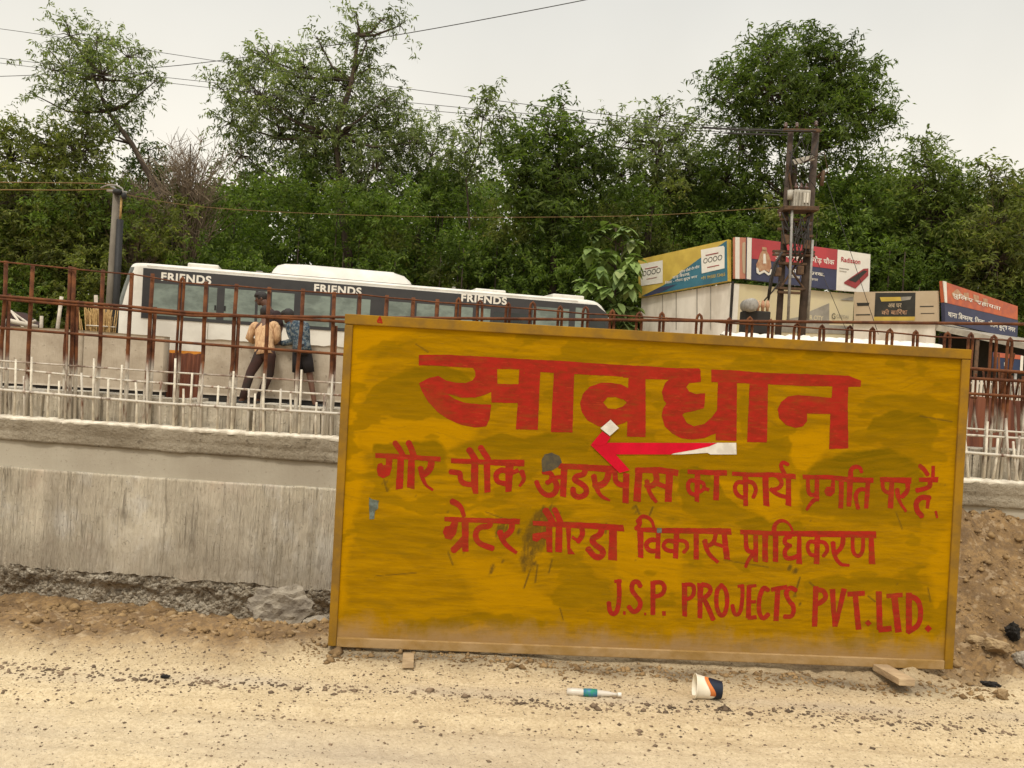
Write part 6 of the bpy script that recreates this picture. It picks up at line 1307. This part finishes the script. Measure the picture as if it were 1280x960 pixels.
# salmon strip and red-navy police sign
m = MB(); wallquad('salmon_column', pR, [(916, 297), (935, 298), (935, 349), (916, 348.5)], MAT['ppink'], th=-0.10, ground=False)
flat('white_strip', pR, [[(916, 297), (921.5, 297.3), (921.3, 349), (916, 348.6)]], MAT['pwhite'], booth, 0.105); flat('portrait_strip', pR, [[(925, 304), (928.5, 303), (928.5, 343), (925.5, 341), (924.5, 322)]], MAT['beige'], booth, 0.105)
ps = wallquad('police_sign', pR, [(930, 297.3), (1043, 312.5), (1041, 363), (929, 349.5)], MAT['pnavy'], th=-0.13, ground=False); o2 = 0.135
flat('red_field', pR, [[(936, 298.4), (1042.6, 312.6), (1041.6, 337.5), (935.5, 323.8)]], MAT['pred'], ps, o2); flat('white_strip', pR, [[(930, 297.6), (935.6, 298.3), (934.6, 349.8), (929.2, 349.2)]], MAT['pwhite'], ps, o2 + .003)
text_on('sign_text', 'पुिलस सहायता गौड़ चौक', MAT['pwhite'], ps, pR, (964, 324.5), (1038, 334), 10.5, o2 + .006, .014)
text_on('sign_text', 'थाना िबसरख,', MAT['pwhite'], ps, pR, (983, 341), (1026, 346.5), 6, o2 + .004, .012); text_on('sign_text', 'गौतम बुद्ध नगर', MAT['pwhite'], ps, pR, (983, 348.5), (1018, 353), 5, o2 + .004, .010)
em = flat('crest', pR, [[(944, 325), (946, 318), (949, 313), (953, 313), (957, 319), (959, 326), (960, 334), (957, 341), (952, 338), (947, 340), (942, 337), (941, 331)], [(948.5, 309.5), (954, 310), (954.5, 315), (948.5, 314.5)]], MAT['ptan'], ps, o2 + .006)
flat('crest', pR, [[(941, 335), (943.5, 336), (945, 341), (951, 338), (957, 342.5), (959, 337), (961, 337.5), (960, 343), (956, 345), (951, 341), (945, 344), (941.5, 341.5)], [(950, 318), (952.5, 318), (953.5, 330), (949.5, 330)]], MAT['pwhite'], ps, o2 + .011)
ad = wallquad('hotel_panel', pR, [(1043, 312.5), (1084, 318.5), (1082.5, 366.5), (1041, 363)], MAT['pwhite'], th=-0.125, ground=False)
text_on('panel_text', 'Radisson', MAT['pred'], ad, pR, (1047, 327.5), (1071, 331), 6, o2, .02); m = MB()
flat('small_print', pR, [[(1045, 335), (1057, 336.8), (1057, 337.7), (1045, 336)], [(1045, 338.5), (1054, 339.8), (1054, 340.6), (1045, 339.3)]], MAT['pgrey'], ad, o2)
flat('device_picture', pR, [[(1051, 353), (1075, 336.5), (1081, 336), (1081, 345), (1065, 361), (1051, 355)]], MAT['pred2'], ad, o2); flat('device_picture', pR, [[(1056, 350.5), (1075, 338.5), (1079.5, 339.5), (1065, 353.5)]], MAT['pdark'], ad, o2 + .005)

# ------------------------------------------------------------------ right-hand kiosk
qL = vplane(1068, 385, 23.2, 1175, 385, 21.4); qR = vplane(1176, 385, 21.4, 1268, 400, 23.6)
kx = U(1172, 420, 21.6); kiosk = thing('roadside_kiosk', Vector((kx.x, kx.y + .4, GB)), 'white kiosk with beige board and torn orange navy sign under a grey canopy', 'kiosk')
wallquad('front_wall', qL, [(1067, 403.5), (1169, 402), (1169, 438), (1067, 432)], MAT['wallw'], kiosk)
bb = wallquad('beige_board', qL, [(1070, 365.5), (1174, 364), (1174, 402), (1069, 403)], MAT['beige'], kiosk, -0.10, False); o3 = 0.104
pb = flat('poster', qL, [[(1096.5, 366.5), (1146.5, 366.3), (1145.8, 396), (1095, 396.2)]], MAT['pdark'], bb, o3)
flat('yellow_band', qL, [[(1095, 396.4), (1145.8, 396.2), (1145.5, 401), (1094.5, 401.2)], [(1102, 372), (1128, 371.6), (1129, 376.5), (1104, 377.4)]], MAT['yel'], bb, o3 + .004); flat('poster_picture', qL, [[(1128.6, 371.6), (1142, 371), (1140, 375), (1129, 376.6)]], MAT['pgrey'], bb, o3 + .005)
text_on('poster_text', 'अब घर', MAT['beige'], bb, qL, (1112, 385), (1129, 384.8), 5, o3 + .004, .01); text_on('poster_text', 'की बािरश', MAT['ptan'], bb, qL, (1104, 394), (1136, 393.6), 7, o3 + .004, .012)
flat('small_print', qL, [[(1073, 379), (1089, 378.8), (1088, 382.6), (1074, 383)], [(1072, 393.3), (1090, 393), (1090, 394.4), (1072, 394.7)], [(1152, 383), (1169, 382.7), (1169, 383.9), (1152, 384.2)], [(1153, 391.8), (1170, 391.6), (1170, 392.4), (1153, 392.6)]], MAT['pdark'], bb, o3)
ns = wallquad('navy_sign', qR, [(1176, 378.5), (1268, 400.5), (1267, 424), (1177, 403)], MAT['pnavy'], kiosk, -0.10, False)
text_on('sign_text', 'थाना िबसरख, िजला - गौतम बुद्ध नगर', MAT['pwhite'], ns, qR, (1180, 398), (1264, 417.5), 10.5, .104, .014)
os_ = wallquad('orange_sign', qR, [(1174, 351.5), (1268, 383), (1268, 400), (1176, 378)], MAT['porange'], kiosk, -0.09, False)
for pc in [[(1185, 367), (1192, 361), (1198, 368), (1197, 374), (1187, 372)], [(1200, 366), (1206, 366), (1207, 376), (1201, 375)], [(1212, 368), (1219, 370), (1219, 378), (1213, 377)], [(1224, 373), (1230, 374), (1230, 383), (1225, 381)]]: flat('faded_patch', qR, [pc], MAT['ptan'], os_, .094)
text_on('faded_text', 'पुिलस सहायता', MAT['pwhite'], os_, qR, (1186, 373), (1246, 390), 8, .1, .012)
flat('white_post', qR, [[(1173.5, 351.5), (1177.5, 352.5), (1178.5, 378.8), (1176, 378.3)]], MAT['pwhite'], kiosk, .1, .02)
# canopy
P = [U(1169, 404, 21.6), U(1300, 432, 20.2), U(1300, 425, 24), U(1177, 400, 24.5)]
m = MB(); m.prism([U(1168, 405, 21.5), U(1320, 437, 20.6), U(1320, 430, 24), U(1180, 404, 24.5)], Vector((0, 0, -0.16))); m.build('canopy', MAT['shroof'], kiosk)
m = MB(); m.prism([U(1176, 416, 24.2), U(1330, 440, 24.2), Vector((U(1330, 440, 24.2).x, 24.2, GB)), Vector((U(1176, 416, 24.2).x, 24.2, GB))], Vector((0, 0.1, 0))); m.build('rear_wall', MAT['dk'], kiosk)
for px in (1222, 1290): m = MB(); t = U(px, 425, 21.2); m.tube([Vector((t.x, t.y, GB)), t], .05, 8); m.build('canopy_post', MAT['rustarm'], kiosk)
cp = thing('small_sign', Vector((U(1260, 470, 19).x, 19, GB)), 'small orange, blue and white notice panel under the grey canopy', 'sign')
cpl = vplane(1240, 450, 19, 1280, 452, 19)
m = MB(); m.prism([cpl.at(1242, 440), cpl.at(1278, 444), cpl.at(1277, 464), cpl.at(1241, 462)], Vector((0, .05, 0))); m.build('panel', MAT['navy'], cp)
flat('orange_field', cpl, [[(1242, 440.3), (1278, 444.3), (1277.6, 449.5), (1241.8, 446)]], MAT['porange'], cp, .004); flat('white_edge', cpl, [[(1275.5, 444.5), (1279, 444.9), (1278, 464), (1274.5, 463.8)]], MAT['pwhite'], cp, .01); flat('panel_print', cpl, [[(1255, 453), (1258, 453.3), (1258, 458), (1255, 457.7)], [(1263, 454), (1266, 454.3), (1266, 459), (1263, 458.7)]], MAT['pwhite'], cp, .004)
for px in (1246, 1272):
    t = cpl.at(px, 460); m = MB(); m.tube([Vector((t.x, t.y + .06, GB)), t + Vector((0, .06, 0))], .03, 6); m.build('leg', MAT['steel'], cp)
# white picket fence beyond the rusty sheet
pf = thing('picket_fence', Vector((U(1240, 485, 12).x, 12, GB)), 'row of white upright slats seen through the rusty bars at right', 'fence')
for px in list(range(1202, 1300, 5)):
    t = U(px, 472 + (px - 1200) * .05, 12); m = MB(); m.box(Vector((t.x, t.y, (t.z + GB) / 2)), 0.036, 0.02, t.z - GB); m.build('slat', MAT['wallw'], pf)
a = U(1195, 478, 12.03); b = U(1310, 484, 12.03); m = MB(); m.tube([a, b], .02, 6); m.build('rail', MAT['wallw'], pf)

# ------------------------------------------------------------------ trees
class Leaves:
    def __init__(s): s.V = []; s.n = 0
    def add(s, C_, L_, W_, droop=0.3, spread=1.0):
        """C_: (n,3) leaf bases; diamond leaves of length L_, width W_"""
        n_ = len(C_); az = RNG.uniform(0, 2 * np.pi, n_); el = RNG.normal(-droop, 0.55, n_)
        d = np.stack([np.cos(az) * np.cos(el), np.sin(az) * np.cos(el), np.sin(el)], 1)
        r = RNG.normal(size=(n_, 3)); sd_ = np.cross(d, r); sd_ /= np.linalg.norm(sd_, axis=1, keepdims=True) + 1e-9
        ln = (L_ * RNG.uniform(0.6, 1.25, n_))[:, None]; wd = (W_ * RNG.uniform(0.7, 1.2, n_))[:, None]
        nn = np.cross(d, sd_)
        q = np.stack([C_, C_ + d * ln * 0.45 + sd_ * wd * 0.5 + nn * wd * .15, C_ + d * ln - np.array([0, 0, 1]) * ln * 0.12, C_ + d * ln * 0.45 - sd_ * wd * 0.5 + nn * wd * .15], 1)
        s.V.append(q.reshape(-1, 3)); s.n += n_
    def build(s, name, mat, parent, origin=None):
        V = np.concatenate(s.V); Fc = np.arange(len(V)).reshape(-1, 4); return np_mesh(name, V, Fc, mat, parent, origin=origin)
def blob_points(c, r, n_, flat_=0.9, hollow=0.5):
    d = RNG.normal(size=(n_, 3)); d /= np.linalg.norm(d, axis=1, keepdims=True)
    rad = r * (hollow + (1 - hollow) * RNG.random(n_)) * (0.78 + 0.44 * vnoise(d[:, 0] * 2.4 + c[0] * 3, d[:, 2] * 2.4 + d[:, 1] * 2 + c[2], int(abs(c[0] * 31)) % 999))
    return np.array(c)[None] + d * rad[:, None] * np.array([1, 1, flat_])
def spray(lv, cc, c, leaf, droop, per=16):
    n_ = len(cc); d = cc - c[None]; d = d / (np.linalg.norm(d, axis=1, keepdims=True) + 1e-6) + RNG.normal(0, 0.55, cc.shape) + np.array([0, 0, 0.25])
    d /= np.linalg.norm(d, axis=1, keepdims=True); ln = RNG.uniform(0.35, 0.95, n_) * leaf[0] / 0.21
    m_ = RNG.integers(per // 2, per + per // 2, n_); k_ = np.repeat(np.arange(n_), m_); t_ = RNG.random(len(k_)) ** 0.8
    P = cc[k_] + d[k_] * (ln[k_] * t_)[:, None] - np.array([0, 0, 1.0])[None] * (0.25 * ln[k_] * t_ ** 2)[:, None] + RNG.normal(0, 0.035, (len(k_), 3))
    lv.add(P, leaf[0], leaf[1], droop)
def tree(name, label, cat, depth, trunk, blobs, mat, leaf=(0.21, 0.055), dens=1.0, droop=0.35, r0=0.16, group=None, clump=16, twigs=True):
    """trunk: list of px points from base to top; blobs: (px,py,rpx)"""
    rr = random.Random(hash(label) % 1000 if False else len(label) * 7 + int(depth * 10)); mpp = depth / F
    TP = [U(x, y, depth) for x, y in trunk]; base = Vector((TP[0].x, TP[0].y, GB)); TP[0] = base
    root = thing(name, base, label, cat, group)
    mt = MB(); k_ = len(TP); mt.tube(TP, [r0 * (1 - 0.72 * i / (k_ - 1)) for i in range(k_)], 8)
    lv = Leaves(); fine = []
    for (bx_, by_, br_) in blobs:
        c = U(bx_, by_, depth + rr.uniform(-.6, .6) * br_ * mpp); R_ = br_ * mpp
        cand = [p_ for p_ in TP[1:]]; best = min(cand, key=lambda p_: (p_ - c).length + (2.0 if p_.z > c.z + R_ * .3 else 0))
        midp = (best + c) / 2 + Vector((rr.uniform(-.2, .2), rr.uniform(-.2, .2), -0.12 * (c - best).length + R_ * .1))
        mt.tube([best, midp, c], [r0 * .32, r0 * .22, r0 * .10], 6)
        ncl = max(5, int(dens * (br_ ** 2) * 0.085)); cc = blob_points(c, R_, ncl, 0.9, 0.35)
        if twigs:
            for q in cc[::3]:
                qv = Vector(q); mt.tube([c, (c + qv) / 2 + Vector((0, 0, .1 * R_)), qv], [0.022, 0.016, 0.008], 4, cap=False)
        spray(lv, cc, np.array(c), leaf, droop, clump)
    mt.build('trunk', MAT['bark'], root); lv.build('crown', mat, root)
    return root
G = 'trees behind the road'
tree('tall_tree', 'tall slanting tree with a loose airy crown at far left against the sky', 'tree', 29, [(232, 420), (222, 330), (195, 235), (165, 180), (135, 140), (118, 100)],
     [(88, 45, 25), (122, 52, 30), (160, 72, 28), (68, 88, 22), (128, 95, 38), (178, 92, 18), (92, 122, 32), (140, 135, 36), (168, 122, 22), (110, 75, 32), (60, 60, 14), (196, 100, 8), (38, 116, 7), (105, 155, 26), (150, 165, 16)], MAT['leafB'], (0.20, .05), 0.66, .4)
tree('broad_tree', 'dark dense tree filling the lower left corner of the tree line', 'tree', 27, [(48, 420), (50, 320), (60, 240), (70, 200)], [(15, 200, 38), (60, 185, 36), (100, 190, 38), (20, 255, 48), (75, 250, 52), (125, 240, 42), (30, 310, 50), (95, 315, 50), (5, 165, 18), (110, 165, 20)], MAT['leafD'], (0.19, .06), 1.0)
tree('broad_tree', 'dark green rounded tree beside the leaning trunk, left of the dry tree', 'tree', 30, [(185, 420), (184, 300), (186, 230)], [(180, 210, 28), (200, 240, 38), (165, 265, 40), (195, 300, 45), (145, 300, 38), (185, 188, 14)], MAT['leafC'], (0.18, .055), 1.0)
tree('tall_tree', 'tall many stemmed tree with a high tuft bending right, left of centre', 'tree', 28.5, [(440, 420), (435, 320), (425, 240), (420, 170), (440, 100), (448, 45)],
     [(300, 95, 26), (338, 75, 30), (380, 85, 34), (325, 125, 42), (385, 130, 45), (435, 112, 34), (462, 85, 22), (448, 42, 20), (476, 26, 15), (500, 32, 14), (445, 18, 11), (422, 170, 45), (350, 172, 42), (288, 155, 26), (468, 150, 34), (496, 190, 32), (302, 195, 28), (395, 200, 40), (450, 205, 38), (275, 110, 10), (398, 50, 12), (312, 62, 10), (458, 55, 14), (498, 150, 26), (520, 178, 26), (482, 125, 20), (470, 215, 34)], MAT['leafB'], (0.20, .05), 0.95, .45, .2)
tree('tall_tree', 'second stem tree right of the many stemmed tree, thin and grey green', 'tree', 29.5, [(520, 420), (522, 300), (530, 230)], [(540, 195, 26), (565, 185, 22), (525, 230, 34), (570, 225, 28), (505, 165, 18), (550, 160, 14), (595, 218, 20)], MAT['leafB'], (0.19, .05), 0.7, .4)
tree('sparse_tree', 'wispy half bare tree with few leaves against the pale sky at centre', 'tree', 27.5, [(580, 420), (588, 300), (583, 225), (600, 180), (603, 150), (612, 128)], [(606, 128, 17), (624, 148, 14), (592, 166, 17), (612, 176, 14), (582, 192, 18), (614, 203, 13), (641, 150, 8), (600, 146, 12), (566, 205, 14), (632, 172, 9)], MAT['leafB'], (0.22, .06), 0.75, .5, .045)
tree('broad_tree', 'dark green tree with a pointed pale tip right of the wispy tree', 'tree', 26.5, [(690, 420), (692, 320), (695, 240), (700, 170)], [(704, 132, 10), (702, 150, 14), (685, 170, 28), (650, 195, 26), (722, 185, 30), (700, 215, 42), (655, 228, 32), (745, 215, 28), (690, 255, 42), (640, 182, 14), (665, 160, 12)], MAT['leafC'], (0.24, .07), 1.0, .25)
tree('broad_tree', 'loose grey green tree between the pointed tree and the big right crown', 'tree', 28.5, [(800, 420), (805, 320), (818, 240), (828, 180)], [(826, 145, 22), (850, 172, 28), (765, 155, 15), (785, 178, 24), (822, 195, 36), (862, 205, 32), (775, 222, 34), (840, 240, 40), (808, 165, 14), (868, 150, 12), (750, 180, 12)], MAT['leafB'], (0.21, .06), 0.8, .3)
tree('tall_tree', 'largest dark crown on the right, directly behind the transformer poles', 'tree', 27.5, [(985, 420), (988, 330), (990, 250), (995, 180), (1000, 120)],
     [(962, 72, 32), (1008, 66, 32), (1050, 84, 30), (925, 98, 28), (965, 115, 42), (1028, 118, 46), (1072, 118, 26), (905, 130, 22), (945, 150, 34), (1005, 155, 42), (1062, 150, 32), (1092, 138, 20), (1095, 85, 12), (1108, 155, 10), (925, 185, 28), (1035, 185, 26), (965, 52, 12), (890, 95, 10), (905, 225, 32), (950, 225, 28)], MAT['leafC'], (0.22, .055), 1.35, .35, .2)
tree('broad_tree', 'leafy tree filling the gap under the biggest crown, left of the poles', 'tree', 30, [(890, 420), (892, 320), (895, 260)], [(880, 250, 36), (910, 275, 36), (860, 275, 34), (930, 255, 28), (875, 215, 22)], MAT['leafA'], (0.20, .06), 0.95)
tree('broad_tree', 'bright green bushy tree just right of the transformer poles', 'tree', 29, [(1095, 420), (1095, 330), (1098, 260)], [(1075, 250, 32), (1112, 215, 24), (1120, 250, 40), (1085, 290, 40), (1130, 295, 44), (1060, 295, 28), (1075, 210, 18), (1045, 250, 22)], MAT['leafA'], (0.20, .06), 0.95)
tree('broad_tree', 'spreading olive tree with ragged tips near the right photo edge', 'tree', 27, [(1190, 420), (1185, 330), (1178, 260), (1165, 210)], [(1152, 180, 16), (1165, 205, 26), (1190, 230, 30), (1150, 235, 30), (1205, 265, 38), (1165, 275, 42), (1140, 200, 12), (1175, 310, 40), (1215, 305, 38)], MAT['leafA'], (0.20, .055), 1.0, .3)
tree('broad_tree', 'brownish green tree cut off by the right photo edge', 'tree', 25.5, [(1270, 430), (1265, 340), (1258, 280)], [(1238, 215, 16), (1250, 245, 28), (1282, 250, 28), (1240, 285, 38), (1280, 300, 42), (1245, 330, 40), (1285, 350, 38), (1215, 340, 30), (1265, 375, 32), (1262, 222, 12)], MAT['leafD'], (0.20, .055), 1.0, .3)
# dry tree
def dry_tree(px, py, d, hpx, label, seed, wide=40):
    rr = random.Random(seed); b = U(px, py, d); base = Vector((b.x, b.y, GB)); root = thing('dry_tree', base, label, 'tree'); m = MB(); tw = MB()
    top = U(px, py - hpx, d); m.tube([base, (base + top) / 2, top], [.12, .08, .02], 6)
    for _ in range(150):
        t = rr.uniform(.45, .98); s_ = base.lerp(top, t * .8); e_ = U(px + rr.gauss(0, wide * .75), py - hpx * t - rr.uniform(-15, 25), d + rr.uniform(-1, 1)); mid_ = (s_ + e_) / 2 + Vector((rr.uniform(-.15, .15), 0, -.1)); tw.tube([s_, mid_, e_], [.02, .012, .005], 4, cap=False)
        for _ in range(7):
            f_ = s_.lerp(e_, rr.uniform(.4, .95)); tw.tube([f_, f_ + Vector((rr.uniform(-.5, .5), rr.uniform(-.4, .4), rr.uniform(.1, .6)))], [.012, .005], 3, cap=False)
    m.build('trunk', MAT['bark'], root); tw.build('twigs', MAT['twig'], root); return root
dry_tree(238, 330, 27.8, 150, 'leafless brown tree with a haze of dry twigs left of the bus roof', 5)
dry_tree(172, 330, 27.5, 95, 'leafless bush of grey brown twigs beside the grey concrete pole', 6, 36)
# broad-leaved plant
bl = thing('broad_leaf_tree', Vector((U(775, 400, 24).x, 24, GB)), 'young tree with large pale drooping leaves between the bus front and the yellow hoarding', 'tree')
mt = MB(); MV = []; MF = []
stems = [(768, 278), (752, 290), (786, 284), (797, 300), (745, 312), (770, 312), (795, 322), (757, 335), (782, 338), (742, 355), (765, 362), (795, 352), (752, 385), (778, 380), (796, 385), (770, 400), (750, 405), (790, 402), (735, 350), (760, 320)]
rr = random.Random(77); axis0 = Vector((U(773, 400, 24).x, 24, GB)); axis1 = U(770, 285, 24); mt.tube([axis0, axis1], [.07, .02], 6)
def big_leaf(p_, d_, ln, wd):
    d_ = d_.normalized(); s_ = d_.cross(Vector((0, 0, 1))); s_ = s_.normalized() if s_.length > .01 else Vector((1, 0, 0)); n_ = s_.cross(d_); b0 = len(MV)
    prof_ = [(0, .06), (.25, .8), (.5, 1.0), (.75, .75), (1, .05)]
    for t, w_ in prof_:
        c = p_ + d_ * ln * t - Vector((0, 0, 1)) * ln * .35 * t * t
        MV.extend([c + s_ * wd * w_ * .5 + n_ * wd * .12 * w_, c, c - s_ * wd * w_ * .5 + n_ * wd * .12 * w_])
    for i in range(4):
        for k_ in range(2): a = b0 + 3 * i + k_; MF.append((a, a + 1, a + 4, a + 3))
for px, py in stems:
    t = U(px - 6, py, 24 + rr.uniform(-.5, .4)); z0 = max(GB + .3, t.z - rr.uniform(.3, .7)); mt.tube([Vector((axis0.x + (axis1.x - axis0.x) * .5, 24, z0)), t], [.025, .012], 5)
    for k_ in range(17):
        a = rr.uniform(0, 6.28); big_leaf(t + Vector((rr.uniform(-.08, .08), rr.uniform(-.08, .08), rr.uniform(-.25, .06))), Vector((math.cos(a), math.sin(a), rr.uniform(-.9, .25))), rr.uniform(.28, .52), rr.uniform(.18, .32))
mt.build('trunk', MAT['bark'], bl); np_mesh('crown', [tuple(v) for v in MV], MF, MAT['leafL'], bl, True)
# undergrowth: one uncountable mass between and behind the trunks
lv = Leaves(); lvd = Leaves(); rr = random.Random(40); stemsU = MB()
for i in range(820):
    px = rr.uniform(-120, 1400); layer = rr.random(); d = 25.5 + 8 * layer
    topy = 232 + 22 * math.sin(px / 90.0) + 14 * math.sin(px / 37.0 + 1) + (25 if 560 < px < 660 else 0)
    py = rr.uniform(topy, 430); r_ = rr.uniform(16, 34); c = U(px, py, d)
    if c.z < GB + .2: c.z = GB + .2 + rr.random() * .5
    dryp = float(vnoise(px / 70, py / 60 + 9, 401)) > 0.70
    spray(lvd if dryp else lv, blob_points(c, r_ * d / F, int(r_ * r_ * .06), .85, .35), np.array(c), (.16, .058), .3, 20)
    if i % 4 == 0: stemsU.tube([Vector((c.x, c.y, GB)), c], [.05, .02], 5)
tag(lv.build('undergrowth', MAT['leafU'], None), kind='stuff'); tag(lvd.build('dry_undergrowth', MAT['leafD'], None), kind='stuff')
tag(stemsU.build('undergrowth_stems', MAT['bark'], None), kind='stuff')
# distant wood closing the view between the trunks
lv = Leaves()
for i in range(430):
    px = rr.uniform(-200, 1500); d = rr.uniform(36, 44); py = rr.uniform(242 + 10 * math.sin(px / 60), 440); r_ = rr.uniform(20, 36); c = U(px, py, d)
    c.z = max(c.z, GB + .3); cc = blob_points(c, r_ * d / F, int(r_ * r_ * .07), .85, .3); per = np.repeat(cc, 7, 0); lv.add(per + RNG.normal(0, .2, per.shape), .34, .15, .3)
tag(lv.build('far_wood', MAT['leafU'], None), kind='stuff')
